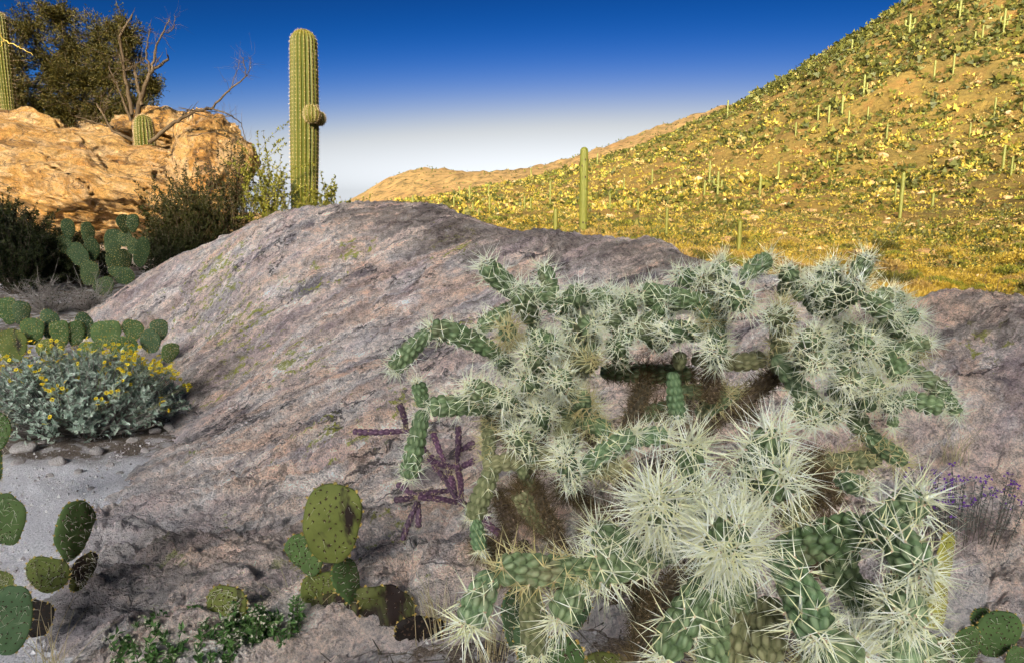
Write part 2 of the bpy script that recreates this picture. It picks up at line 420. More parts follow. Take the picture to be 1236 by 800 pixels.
# foliation of the rock runs up and to the right across the face
def boulder_h(x, y, detail=True):
    z = BT(np.stack([x, y], 1))
    if not detail: return z
    ca, sa = math.cos(R(32)), math.sin(R(32))
    a = x * ca + y * sa; b = -x * sa + y * ca
    wob = fbm(np.stack([x * .9, y * .9, z * .9], 1), 2, 61)
    big = fbm(np.stack([a * .55, b * 1.2 + wob * .3, z * 0], 1), 3, 41) * .10
    led = ridged(np.stack([a * .9 + wob * .5, b * 3.2 + wob, z * 0 + 2], 1), 3, 51)
    med = (led - .5) * .085
    crk = np.clip(np.abs(pnoise(np.stack([a * 1.3 + wob, b * 4.5 + wob * 1.5, z * 0 + 7], 1), 91)) / .06, 0, 1)
    fin = fbm(np.stack([a * 8, b * 10, z * 8], 1), 4, 71) * .016 + fbm(np.stack([x * 32, y * 32, z * 32], 1), 3, 81) * .006
    msk = sstep(-.15, .35, pnoise(np.stack([x * .7, y * .7, x * 0 + 4], 1), 19))
    v = pnoise(np.stack([a * .8 + wob * .6, b * 2.0 + wob, z * 0 + 13], 1), 29) * 4.0
    ter = (np.floor(v) + sstep(.0, .22, v - np.floor(v))) / 4.0 - v / 4.0
    big = big + ter * .14 * msk
    def terr(v, sharp=.2):
        f = np.floor(v); return f + sstep(0, sharp, v - f) - v
    v2 = fbm(np.stack([a * 2.2 + wob, b * 5.0 + wob, z * 1.5 + 3], 1), 2, 37) * 4
    v3 = fbm(np.stack([a * 6.0, b * 11.0, z * 5 + 8], 1), 2, 39) * 3
    flake = terr(v2, .16) * .022 * (.3 + .7 * msk) + terr(v3, .2) * .011
    def line(p, sd, w): return 1 - np.clip(np.abs(pnoise(p, sd)) / w, 0, 1)
    gate = sstep(-.1, .25, pnoise(np.stack([x * 1.1, y * 1.1, x * 0 + 21], 1), 7))
    cracks = line(np.stack([a * 1.6 + wob * .6, b * 5.5 + wob, z * 2], 1), 101, .045) * .036 * gate + line(np.stack([a * 4 + wob, b * 11 + wob, z * 5], 1), 103, .05) * .013 + line(np.stack([x * 3.2, y * 2.2, z * 3], 1), 105, .02) * .020 * (1 - gate)
    low = 1 - sstep(1.9, 2.7, y) ; low = low * (1 - sstep(-.2, .3, x))
    rug = fbm(np.stack([a * 2.5, b * 6, z * 3], 1), 4, 23)
    return z + big * .7 + med * (.35 + .65 * msk) + fin - (1 - crk) * .03 * msk + low * rug * .07 + flake - cracks
RJ = dict()
def build_boulder():
    xs = np.linspace(-1.05, 1.0, 700); ys = np.geomspace(1.3, 7.5, 490)
    yy, k = np.meshgrid(ys, xs, indexing='ij')
    xx = k * (yy * .78 + .25) + .05
    x = xx.ravel(); y = yy.ravel()
    z = boulder_h(x, y)
    g = terrain(x, y)
    z = np.maximum(z, g - .35)
    V = np.stack([x, y, z], 1)
    Fq = grid_faces(len(ys), len(xs), False)
    # keep only what stands out of the ground (plus a skirt)
    keep = (z > g - .12)[Fq].any(1)
    Fq = Fq[keep]
    used = np.unique(Fq); mp = np.full(len(V), -1); mp[used] = np.arange(len(used))
    V = V[used]; Fq = mp[Fq]
    me = mesh('granite_boulder', V, Fq, None, [ROCK_MAT])
    # lichen grows where the photograph shows it: around these spots
    spots = [(260, 330, .5), (300, 380, .45), (290, 440, .4), (270, 350, .5), (380, 340, .25), (360, 430, .3), (430, 300, .2), (550, 290, .3), (220, 555, .12), (290, 620, .1), (465, 640, .16), (470, 665, .12),
             (300, 430, .3), (200, 690, .2), (400, 540, .25), (480, 500, .2), (610, 380, .2), (350, 710, .2), (560, 400, .2), (1190, 420, .2)]
    d = np.zeros(len(V))
    for px, py, rr in spots:
        dd = ray(px, py); t = np.linspace(1.5, 7, 500); pts = np.array([0, 0, CAM_H]) + dd * t[:, None]
        h = BT(pts[:, :2]); kk = np.nonzero(pts[:, 2] < h)[0]
        if len(kk):
            q = pts[kk[0]]; d = np.maximum(d, np.exp(-((V - q) ** 2).sum(1) / (rr * rr)))
    attr(me, 'lichen', d)
    dv = np.zeros(len(V))
    for px, py, rr in [(440, 256, .45), (500, 262, .55), (560, 272, .55), (620, 292, .5), (690, 300, .45), (760, 302, .4), (820, 308, .35), (230, 480, .35), (260, 455, .3), (170, 700, .3), (240, 700, .3), (1180, 380, .4), (340, 690, .3)]:
        dd = ray(px, py); t = np.linspace(1.5, 7, 500); pts = np.array([0, 0, CAM_H]) + dd * t[:, None]
        h = BT(pts[:, :2]); kk = np.nonzero(pts[:, 2] < h)[0]
        q = pts[kk[0]] if len(kk) else pts[int(np.argmin(pts[:, 2] - h))]
        dv = np.maximum(dv, np.exp(-((V - q) ** 2).sum(1) / (rr * rr)))
    attr(me, 'varnish', dv)
    g = terrain(V[:, 0], V[:, 1]); attr(me, 'foot', 1 - sstep(.0, .16, V[:, 2] - g))
    return link('granite_boulder', me, label='huge sloping mauve and pink granite boulder with yellow-green lichen, filling the shade behind the cholla', cat='boulder')

def rock_material(name, warm=False):
    m, nt, b = mat(name)
    c = coords(nt); ca = coords(nt, (1.0, 2.6, 1.6), (0, 0, R(-32))); cm = coords(nt, (1.0, 1.7, 1.3), (0, 0, R(-32)))
    n1 = noise_node(nt, .8, 7, .6, ca, .5); n2 = noise_node(nt, 1.9, 9, .7, ca, .8); n3 = noise_node(nt, 15, 9, .8, c); n4 = noise_node(nt, 120, 4, .75, c); n5 = noise_node(nt, 1.5, 8, .66, cm, .6)
    n6 = noise_node(nt, 2.4, 5, .55, ca); n7 = noise_node(nt, 4.0, 8, .7, cm, .4)
    if warm:
        base = ramp(nt, n1.outputs['Fac'], [(.30, (.48, .25, .065)), (.45, (.62, .39, .14)), (.6, (.70, .50, .23)), (.75, (.54, .27, .065))]).outputs[0]
    else:
        base = ramp(nt, n1.outputs['Fac'], [(.34, (.47, .385, .39)), (.43, (.70, .56, .52)), (.50, (.83, .69, .60)), (.57, (.82, .61, .48)), (.66, (.56, .46, .47))]).outputs[0]
    wh = ramp(nt, n2.outputs['Fac'], [(.47, g3(0)), (.57, g3(1))]).outputs[0]
    base = mixc(nt, math_node(nt, 'MULTIPLY', wh, .8), base, (.90, .85, .82) if not warm else (.74, .60, .40))
    cs = coords(nt, (.5, 4.2, 1.6), (0, 0, R(-32))); n9 = noise_node(nt, 1.5, 7, .62, cs, .25)
    base = mixc(nt, .8, base, ramp(nt, n9.outputs['Fac'], [(.36, (.52, .47, .50)), (.47, (1, .97, .96)), (.56, (1.02, .95, .90)), (.64, (1.28, 1.25, 1.24))]).outputs[0], 'MULTIPLY')
    tan = ramp(nt, n7.outputs['Fac'], [(.54, g3(0)), (.66, g3(1))]).outputs[0]
    base = mixc(nt, math_node(nt, 'MULTIPLY', tan, .42), base, (.48, .31, .21) if not warm else (.40, .20, .06))
    dk = ramp(nt, n5.outputs['Fac'], [(.36, g3(1)), (.44, g3(0))]).outputs[0]
    base = mixc(nt, math_node(nt, 'MULTIPLY', dk, .8), base, (.13, .11, .135) if not warm else (.13, .07, .035))
    st = ramp(nt, n3.outputs['Fac'], [(.36, (.22, .20, .21)), (.48, (.92, .92, .92)), (.62, (1.45, 1.42, 1.4))]).outputs[0]
    base = mixc(nt, .72, base, st, 'MULTIPLY')
    sp = ramp(nt, n4.outputs['Fac'], [(.32, (.45, .43, .43)), (.5, (1.05, 1.04, 1.03)), (.68, (1.5, 1.5, 1.5))]).outputs[0]
    base = mixc(nt, .6, base, sp, 'MULTIPLY')
    ck = math_node(nt, 'ABSOLUTE', math_node(nt, 'SUBTRACT', n6.outputs['Fac'], .5))
    ckm = ramp(nt, ck, [(.0, g3(1)), (.006, g3(1)), (.018, g3(0))]).outputs[0]
    gate = ramp(nt, n5.outputs['Fac'], [(.44, g3(1)), (.56, g3(.15))]).outputs[0]
    ckm = math_node(nt, 'MULTIPLY', ckm, gate)
    base = mixc(nt, math_node(nt, 'MULTIPLY', ckm, .88), base, (.07, .055, .055))
    n8 = noise_node(nt, 8.0, 4, .55, ca); ck2 = math_node(nt, 'ABSOLUTE', math_node(nt, 'SUBTRACT', n8.outputs['Fac'], .5))
    ck2m = math_node(nt, 'MULTIPLY', ramp(nt, ck2, [(.0, g3(1)), (.02, g3(0))]).outputs[0], ramp(nt, n7.outputs['Fac'], [(.40, g3(1)), (.58, g3(0))]).outputs[0])
    base = mixc(nt, math_node(nt, 'MULTIPLY', ck2m, .7), base, (.12, .09, .09))
    ckm = math_node(nt, 'MAXIMUM', ckm, ck2m)
    if not warm:
        ln = noise_node(nt, 9, 8, .75, cm, .5); li = attr_node(nt, 'lichen')
        thr = math_node(nt, 'ADD', ln.outputs['Fac'], math_node(nt, 'MULTIPLY', li, .15))
        lm = ramp(nt, thr, [(.66, g3(0)), (.71, g3(1))]).outputs[0]
        lcol = ramp(nt, n4.outputs['Fac'], [(.35, (.24, .26, .03)), (.6, (.50, .50, .05))]).outputs[0]
        base = mixc(nt, math_node(nt, 'MULTIPLY', lm, .85), base, lcol)
        vn = math_node(nt, 'ADD', n2.outputs['Fac'], math_node(nt, 'MULTIPLY', attr_node(nt, 'varnish'), .2))
        vm = ramp(nt, vn, [(.60, g3(0)), (.70, g3(1))]).outputs[0]
        vcol = ramp(nt, n3.outputs['Fac'], [(.36, (.06, .045, .04)), (.5, (.20, .145, .115)), (.64, (.36, .28, .24))]).outputs[0]
        base = mixc(nt, math_node(nt, 'MULTIPLY', vm, .75), base, vcol)
        ft = attr_node(nt, 'foot')
        base = mixc(nt, math_node(nt, 'MULTIPLY', ft, .45), base, (.62, .58, .58))
    nt.links.new(base, b.inputs['Base Color']); b.inputs['Roughness'].default_value = .88
    h = math_node(nt, 'ADD', math_node(nt, 'MULTIPLY', n3.outputs['Fac'], 1.6), math_node(nt, 'MULTIPLY', n4.outputs['Fac'], .35))
    vo = nt.nodes.new('ShaderNodeTexVoronoi'); vo.inputs['Scale'].default_value = 42; nt.links.new(cm, vo.inputs['Vector'])
    h = math_node(nt, 'ADD', h, math_node(nt, 'MULTIPLY', vo.outputs['Distance'], .35))
    h = math_node(nt, 'SUBTRACT', h, math_node(nt, 'MULTIPLY', ckm, .5))
    bump(nt, b, h, 1.0, .022 if not warm else .08)
    return m
ROCK_MAT = rock_material('mauve_granite'); WARM_ROCK = rock_material('tan_granite', True)
boulder = build_boulder()
def on_boulder(px, py):
    dd = ray(px, py); t = np.linspace(1.2, 7.5, 900); pts = np.array([0, 0, CAM_H]) + dd * t[:, None]
    h = np.maximum(BT(pts[:, :2]), terrain(pts[:, 0], pts[:, 1])); kk = np.nonzero(pts[:, 2] < h)[0]
    return pts[kk[0]] if len(kk) else pts[-1]
# ------------------------------------------------------------------ rocks
def rock_mesh(name, size, seed, material, nu=120, nv=80, planes=14, rough=.06, cut=.78):
    """a broken block: sphere cut by many planes, then weathered"""
    rng = np.random.default_rng(seed)
    th = np.linspace(0, np.pi, nv); ph = np.linspace(0, 2 * np.pi, nu, endpoint=False)
    T, Ph = np.meshgrid(th, ph, indexing='ij')
    D = np.stack([np.sin(T) * np.cos(Ph), np.sin(T) * np.sin(Ph), np.cos(T)], -1).reshape(-1, 3)
    r = np.ones(len(D))
    for k in range(planes):
        n = rand_dirs(1, rng)[0]; h = rng.uniform(cut - .14, cut + .14)
        c = D @ n; r = np.where(c > .05, np.minimum(r, h / np.maximum(c, .05)), r)
    S = np.array(size)
    Q = D * r[:, None] * S
    r2 = 1 + rough * 2.2 * fbm(Q / S.mean() * 1.6 + seed, 3, seed) + rough * 1.5 * (ridged(Q / S.mean() * np.array([2.4, 2.4, 5]) + seed, 5, seed + 5) - .5)
    if nu >= 100: r2 = r2 + rough * .35 * fbm(Q / S.mean() * 12, 3, seed + 9)
    if nu >= 100:
        q = Q / S.mean()
        for sc, wd, dp, sd in ((np.array([1.6, 1.6, 3.2]), .05, .9, 1), (np.array([4, 4, 7.0]), .06, .4, 2)):
            r2 = r2 - rough * dp * (1 - np.clip(np.abs(pnoise(q * sc + seed, seed + sd)) / wd, 0, 1))
        v = fbm(q * np.array([1.5, 1.5, 3.5]) + seed * .7, 2, seed + 31) * 4; f = np.floor(v); r2 = r2 + rough * .8 * (f + sstep(0, .18, v - f) - v)
    return mesh(name, Q * r2[:, None], grid_faces(nv, nu), None, [material])
def place_rock(name, px, py, Y, w, h, dep, seed, label, mt, rz=0, tilt=0, **k):
    """centre pixel, size in photo pixels"""
    q = P(px, py, Y); m = mpp(px, py, Y)
    o = link(name, rock_mesh(name, (w * m / 2, dep, h * m / 2), seed, mt, **k), None, label, 'boulder')
    o.location = q; o.rotation_euler = (0, tilt, rz); return o
place_rock('sunlit_boulder', 66, 217, 12.6, 430, 150, 1.9, 4, 'large sunlit golden granite slab below the dark scrubby tree', WARM_ROCK, 0, R(13), nu=280, nv=150, planes=46, rough=.055, cut=.90)
place_rock('sunlit_boulder', 252, 208, 13.0, 104, 140, .8, 12, 'rounded sunlit golden boulder under the long bare branch', WARM_ROCK, .2, R(10), nu=180, nv=110, planes=34, rough=.05, cut=.92)
place_rock('dark_boulder', 196, 160, 13.9, 110, 56, .7, 21, 'dark weathered boulder wedged between the golden boulders and the bare tree', WARM_ROCK, .3, R(8), nu=110, nv=70)
place_rock('sunlit_boulder', 15, 172, 13.2, 130, 80, .8, 33, 'blocky golden boulder at the foot of the scrubby tree', WARM_ROCK, .1, 0, nu=130, nv=80, planes=30, rough=.05, cut=.9)
place_rock('sunlit_boulder', 70, 258, 11.9, 190, 50, .6, 38, 'low golden ledge half in shade under the large slab', WARM_ROCK, .1, R(4), nu=150, nv=80, planes=30, rough=.06, cut=.9)
place_rock('sunlit_boulder', 196, 212, 12.75, 130, 66, .7, 57, 'small golden boulder wedged below the young saguaro', WARM_ROCK, .2, R(12), nu=130, nv=80, planes=32, rough=.05, cut=.9)
place_rock('sunlit_boulder', 95, 172, 14.6, 270, 70, .9, 61, 'golden boulder carrying the dark scrubby tree', WARM_ROCK, .1, R(4), nu=130, nv=70, planes=32, rough=.05, cut=.9)
place_rock('shaded_boulder', 150, 330, 9.3, 130, 60, .5, 41, 'low grey boulder in shade behind the upright prickly pear', ROCK_MAT, .2, 0, nu=120, nv=80)

STONE = noisy_mat('stone', [(.3, (.22, .19, .18)), (.5, (.42, .37, .34)), (.7, (.55, .50, .47))], 9, .9, (.5, .02))
stone_me = [rock_mesh('stone', (1, .8, .62), 200 + k, STONE, 18, 11, 10, .05) for k in range(5)]
def put_stone(px, py, size, k, label):
    q = on_boulder(px, py)
    o = link('stone', stone_me[k % 5], None, label, 'stone', 'loose stones on the grit')
    s = size * np.linalg.norm(q - [0, 0, CAM_H]) / F / 2
    o.scale = (s, s, s); o.rotation_euler = (0, 0, k * 1.3); o.location = (q[0], q[1], q[2] + s * .3)
for k, (px, py, sz) in enumerate([(30, 545, 26), (117, 547, 17), (70, 560, 18), (160, 533, 12), (205, 518, 15), (188, 522, 13), (52, 534, 11), (133, 562, 9), (22, 560, 13), (199, 500, 12),
                                  (145, 572, 8), (95, 570, 10), (60, 575, 8), (205, 490, 11), (175, 545, 10), (110, 590, 7)]):
    put_stone(px, py, sz, k, 'blocky upright tan stone in front of the flowering bush' if k == 1 else 'wide flat stone at the edge of the grit in front of the bush' if k == 0 else 'small loose stone on the grit by the flowering bush')
def gravel():
    rng = np.random.default_rng(5); mb = MB(); n = 9000
    y = 1.45 + rng.random(n) ** 1.5 * 3.3; x = -2.9 + rng.random(n) * 2.6
    y2 = rng.uniform(1.0, 1.95, 2500); x2 = rng.uniform(-1, 1.6, 2500)
    x = np.concatenate([x, x2]); y = np.concatenate([y, y2]); n = len(x)
    z = terrain(x, y); keep = BT(np.stack([x, y], 1)) < z + .03; x, y, z = x[keep], y[keep], z[keep]; n = len(x)
    s = rng.uniform(.0015, .006, n) * rng.choice([1, 1, 1, 1.8], n)
    base = np.array([[1, 0, 0], [-.5, .87, 0], [-.5, -.87, 0], [0, 0, .9], [0, 0, -.9]], float)
    jit = rng.uniform(.6, 1.3, (n, 5, 1)); V = base[None] * jit * s[:, None, None]
    a = rng.uniform(0, 6.28, n); c, sn = np.cos(a)[:, None], np.sin(a)[:, None]
    V = np.stack([V[..., 0] * c - V[..., 1] * sn, V[..., 0] * sn + V[..., 1] * c, V[..., 2]], -1) + np.stack([x, y, z + s * .4], 1)[:, None]
    o = np.arange(n)[:, None] * 5
    T = np.concatenate([o + f for f in ([0, 1, 3], [1, 2, 3], [2, 0, 3], [1, 0, 4], [2, 1, 4], [0, 2, 4])])
    mb.add(V.reshape(-1, 3), None, T)
    gm = leaf_mat('gravel_grit', [(.28, .24, .23), (.5, .46, .45), (.68, .65, .64)], 0, .9)
    link('gravel', mb.build('gravel', [gm], False), None, 'loose pale granite gravel scattered over the sandy ground', 'gravel', kind='stuff')
gravel()

# ------------------------------------------------------------------ saguaros
def sag_mat(name, a, b_, crest):
    m, nt, b = mat(name); c = coords(nt)
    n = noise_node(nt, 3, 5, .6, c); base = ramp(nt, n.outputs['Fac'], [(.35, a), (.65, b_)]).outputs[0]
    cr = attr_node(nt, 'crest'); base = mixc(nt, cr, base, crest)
    nt.links.new(base, b.inputs['Base Color']); b.inputs['Roughness'].default_value = .55
    return m
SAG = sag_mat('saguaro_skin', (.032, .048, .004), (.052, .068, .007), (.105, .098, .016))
SAG_FAR = sag_mat('hill_saguaro_skin', (.06, .075, .010), (.088, .098, .015), (.125, .12, .03))  # lighter yellow-green skin of the hillside saguaros
SPINE_TAN = noisy_mat('saguaro_spines', [(.3, (.30, .24, .16)), (.7, (.5, .42, .3))], 5)
def ribbed(pts, radii, ribs=22, per=6, depth=.16):
    pts = np.asarray(pts, float); n = len(pts); nc = ribs * per
    t, u, v = frames(pts); th = np.linspace(0, 2 * np.pi, nc, endpoint=False)
    w = .5 + .5 * np.cos(th * ribs); prof = 1 - depth * (1 - w ** .7)
    rr = np.asarray(radii)[:, None] * prof[None]
    V = pts[:, None] + rr[..., None] * (np.cos(th)[None, :, None] * u[:, None] + np.sin(th)[None, :, None] * v[:, None])
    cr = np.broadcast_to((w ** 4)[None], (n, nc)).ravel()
    return V.reshape(-1, 3), grid_faces(n, nc), cr, (t, u, v, th)
def column(height, rad, n=46, bulge=.12, base=.8, dome=.9):
    z = np.concatenate([np.linspace(0, height - rad * dome, n), height - rad * dome + rad * dome * np.sin(np.linspace(0, np.pi / 2, 12)[1:])])
    f = np.clip(z / (height - rad * dome), 0, 1)
    r = rad * (base + (1 - base) * np.sin(np.clip(f * 1.5, 0, np.pi / 2)) + bulge * np.sin(f * np.pi) - .06 * f ** 3)
    k = np.clip((z - (height - rad * dome)) / (rad * dome), 0, 1); r = r * np.sqrt(np.maximum(1 - k ** 2, .0004))
    return z, r
def rib_spines(V, ribs, per, nr, step, L, rng):
    mb = MB(); V = V.reshape(nr, ribs * per, 3); ctr = V.mean(1)
    idx = np.arange(1, nr - 1, step); B = V[idx][:, ::per]; C = ctr[idx][:, None]
    B = B.reshape(-1, 3); N = unit(B - np.broadcast_to(C, (len(idx), ribs, 3)).reshape(-1, 3))
    for k in range(6):
        D = unit(N + rng.normal(size=N.shape) * .75); cones(mb, B, D, L * rng.uniform(.5, 1.1, len(B)), L * .045)
    return mb.build('spines', [SPINE_TAN], False)
def big_saguaro():
    Y = 15.0; base = P(367, 300, Y); top = P(366, 36, Y); m = mpp(366, 150, Y)
    h = top[2] - base[2]; root = thing('saguaro', base, 'tall ribbed saguaro with two round arm buds standing alone against the sky', 'cactus')
    z, r = column(h, 16.6 * m, 110, .06, .86)
    x = .02 * np.sin(z / h * 3) + (z / h) * (top[0] - base[0]); V, Fq, cr, _ = ribbed(np.stack([x, z * 0, z], 1), r, 20, 6, .15)
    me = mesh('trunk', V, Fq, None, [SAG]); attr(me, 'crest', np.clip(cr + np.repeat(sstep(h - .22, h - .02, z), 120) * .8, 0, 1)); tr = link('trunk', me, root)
    link('spines', rib_spines(V, 20, 6, len(z), 2, .05, np.random.default_rng(3)), tr)
    for px, py, rr, dy in ((376.5, 138, 9.5, -.30), (385.5, 143.5, 7.5, -.02)):
        q = P(px, py, Y + dy); c = q - base; rad = rr * m
        s = c - np.array([0, 0, c[2]]); inner = np.array([x[60], 0, c[2] - .12])
        t = np.linspace(0, 1, 8)[:, None]; stem = inner * (1 - t) + (c - [0, 0, rad * .8]) * t
        zz = np.linspace(-1, 1, 26); ball = c + np.stack([zz * 0, zz * 0, zz * rad * 1.15], 1); br = rad * np.sqrt(np.maximum(1 - zz ** 2, .004))
        V, Fq, cr, _ = ribbed(ball, br, 13, 6, .16); me = mesh('arm', V, Fq, None, [SAG]); attr(me, 'crest', np.clip(cr + .25, 0, 1)); a = link('arm', me, root)
        link('spines', rib_spines(V, 13, 6, 26, 2, .055, np.random.default_rng(int(px))), a)
    return root
big_saguaro()
def plain_saguaro(px, ytop, ybase, Y, half, label, mt=SAG, ribs=18, spines=True):
    base = P(px, ybase, Y); top = P(px, ytop, Y); h = top[2] - base[2]
    root = thing('saguaro', base, label, 'cactus'); z, r = column(h, half * mpp(px, ytop, Y), 50, .06, .85)
    V, Fq, cr, _ = ribbed(np.stack([z * 0, z * 0, z], 1), r, ribs, 6, .17)
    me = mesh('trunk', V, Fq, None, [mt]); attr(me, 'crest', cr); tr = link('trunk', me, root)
    if spines: link('spines', rib_spines(V, ribs, 6, len(z), 2, .045, np.random.default_rng(int(px))), tr)
plain_saguaro(11, 15, 135, 13.3, 9.0, 'saguaro column rising behind the scrubby tree on the rocks')
plain_saguaro(178, 139, 205, 12.6, 11.5, 'short stout young saguaro growing from the sunlit boulder')

# saguaros over the hillside: (x, top, base, half width, arms)
hill_sag = [(891.5, 267, 306, 3.2, 0), (1086, 209, 264, 2.7, 0), (1080, 222, 245, 1.2, 0), (917, 213, 238, 2.0, 0), (939, 196, 219, 1.7, 0), (866, 209, 237, 1.8, 2), (856, 195, 225, 1.5, 0), (850, 219, 237, 1.5, 0),
 (1016, 117, 140, 1.7, 0), (1000, 128, 149, 1.5, 0), (987, 128, 146, 1.4, 0), (1042, 93, 118, 1.6, 1), (1024, 136, 153, 1.3, 0), (1047, 131, 146, 1.2, 0), (1097, 19, 44, 1.8, 3), (1158, 2, 23, 1.5, 2), (1211, 12, 40, 1.7, 3),
 (1185, 32, 52, 1.3, 0), (1176, 41, 56, 1.3, 0), (1150, 67, 91, 1.4, 0), (1127, 75, 98, 1.4, 0), (1200, 119, 140, 1.5, 0), (1235, 117, 137, 1.5, 0), (1210, 176, 206, 2.0, 0), (1220, 190, 213, 1.6, 1), (1125, 234, 253, 2.0, 0),
 (1010, 183, 200, 1.3, 0), (1028, 49, 63, 1.2, 0), (878, 122, 142, 1.2, 0), (670.5, 252, 284, 3.3, 0), (804, 251, 291, 2.3, 0), (567, 225, 242, 1.5, 0), (591, 237, 255, 1.5, 0), (664, 219, 247, 1.4, 0), (633, 237, 252, 1.4, 0),
 (640.6, 239, 253, 1.4, 0), (736, 234, 252, 1.4, 0), (787, 205, 223, 1.3, 0), (809, 215, 228, 1.2, 0), (753, 217, 230, 1.2, 0), (721, 186, 199, 1.1, 0), (641, 203, 214, 1.0, 0), (619, 203, 214, 1.0, 0), (548, 237, 250, 1.5, 0),
 (571, 246, 259, 1.5, 0), (498.5, 237, 248, 1.4, 0), (578, 252, 261, 1.4, 0), (590, 225, 237, 1.1, 0), (555, 227, 237, 1.0, 0), (505, 243, 255, 1.4, 0), (770, 240, 256, 1.4, 0), (960, 150, 166, 1.2, 0), (1070, 150, 168, 1.3, 0), (1170, 150, 168, 1.4, 0)]
def far_mesh():
    z, r = column(1.0, .06, 14, .05, .85); V, Fq, cr, _ = ribbed(np.stack([z * 0, z * 0, z], 1), r / .06, 12, 3, .14)
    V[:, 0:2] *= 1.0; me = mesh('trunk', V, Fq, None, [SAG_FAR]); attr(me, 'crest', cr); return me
FARM = far_mesh()
def far_arm():
    t = np.linspace(0, 1, 12); pts = np.stack([np.minimum(t * 3, 1) * 3.4, t * 0, np.maximum(t - .25, 0) * .55], 1)
    r = np.where(t > .93, .4, .78); pts[:, 2] *= 14; V, Fq, cr, _ = ribbed(pts, r, 8, 3, .12); me = mesh('arm', V, Fq, None, [SAG_FAR]); attr(me, 'crest', cr); return me
FARA = far_arm()
for k, (px, yt, yb, hw, arms) in enumerate(hill_sag):
    q = hit(px, yb); m = mpp(px, yb, q[1]); h = (yb - yt) * m; hw = hw * m * .85
    own = {891.5: 'sunlit saguaro showing just above the cholla where the boulder ridge drops', 1086: 'tall thin saguaro standing alone low on the open golden slope', 670.5: 'short thick saguaro beside the tallest pale saguaro with nest holes', 804: 'thin saguaro standing close behind the low shoulder of the boulder',
           866: 'two-armed saguaro in a small cluster low on the hillside', 1042: 'one-armed saguaro halfway up the hillside', 1158: 'two-armed saguaro near the top of the hill', 1220: 'one-armed saguaro beside a taller plain column on the slope', 878: 'slender saguaro breaking the skyline where the near hill meets the far tan hill', 1028: 'small saguaro breaking the skyline high on the hill crest'}.get(px)
    tall = h > 5
    root = thing('saguaro', q - np.array([0, 0, .3]), own or ('three-armed saguaro near the hill crest' if arms else ('tall slender saguaro column on the scrub-covered hillside' if tall else 'short slender saguaro column on the scrub-covered hillside')), 'cactus',
                 'armed saguaros on the hillside' if arms else 'single-column saguaros on the hillside')
    o = link('trunk', FARM, root); o.scale = (hw, hw, h + .3)
    for j in range(arms):
        a = link('arm', FARA, root); a.scale = (hw, hw, hw * (1 - .15 * j)); a.location = (0, 0, h * (.38 + .1 * j)); a.rotation_euler = (0, 0, j * 2.9 + .3)
def woodpecker_saguaro():
    px, yt, yb = 703.5, 181, 288; q = hit(px, yb); m = mpp(px, yb, q[1]); h = (yb - yt) * m
    root = thing('saguaro', q - np.array([0, 0, .3]), 'tallest pale yellow saguaro pitted with dark nest holes, rising past the boulder ridge', 'cactus')
    z, r = column(h + .3, 5.0 * m, 40, .05, .9); V, Fq, cr, _ = ribbed(np.stack([z * 0, z * 0, z], 1), r, 16, 4, .1)
    me = mesh('trunk', V, Fq, None, [SAG_FAR]); attr(me, 'crest', cr * .6); tr = link('trunk', me, root)
    hm = noisy_mat('nest_hole', [(.3, (.02, .015, .01)), (.7, (.05, .035, .02))], 4)
    for dx, py in ((1.2, 196), (-2.4, 203), (2.4, 230), (-.5, 269), (2.8, 270), (1.5, 216)):
        mb = MB(); t = np.linspace(0, 2 * np.pi, 10, endpoint=False); rr = 1.05 * m
        zz = (yb - py) * m + .3; x = dx * m; y = -math.sqrt(max((4.75 * m) ** 2 - x * x, 0)) - .012
        V = np.stack([x + rr * np.cos(t), np.full(10, y), zz + rr * 1.2 * np.sin(t)], 1); V2 = V.copy(); V2[:, 1] += .25; V2[:, [0, 2]] = V2[:, [0, 2]] * .9 + np.array([x, zz]) * .1
        W = np.vstack([V, V2, [[x, y - .01, zz]]]); j = np.arange(10)
        mb.add(W, np.stack([j, (j + 1) % 10, (j + 1) % 10 + 10, j + 10], 1), np.stack([j, (j + 1) % 10, np.full(10, 20)], 1))
        link('nest_hole', mb.build('nest_hole', [hm]), tr)
woodpecker_saguaro()

# ------------------------------------------------------------------ scrub on the hillside
def shrub_piece(rng, n, L, W, flat=.8, hollow=.35):
    """leaf tufts spread through a lumpy half ball of radius one: arrays for leaves()"""
    lob = rand_dirs(7, rng); lob[:, 2] = np.abs(lob[:, 2]) * .7
    c = lob[rng.integers(0, 7, n)] * rng.uniform(.35, .62); d = rand_dirs(n, rng)
    p = c + d * (rng.uniform(hollow, 1, (n, 1)) ** .5) * .48; p[:, 2] = np.abs(p[:, 2]) * flat
    D = unit(d + np.array([0, 0, .5]) + rng.normal(size=(n, 3)) * .5)
    return p, D, rand_dirs(n, rng)
SHRUB_MATS = [leaf_mat('olive_scrub', [(.028, .034, .008), (.065, .07, .014), (.13, .12, .02)], .25),
              leaf_mat('golden_scrub', [(.14, .105, .014), (.26, .195, .026), (.38, .30, .055)], .25),
              leaf_mat('straw_scrub', [(.15, .10, .03), (.24, .17, .05), (.32, .25, .10)], .25),
              leaf_mat('green_scrub', [(.06, .075, .01), (.13, .15, .02), (.22, .22, .03)], .3)]
TWIG = noisy_mat('twig_bark', [(.3, (.05, .036, .026)), (.7, (.115, .09, .065))], 20, .9, (.4, .005))
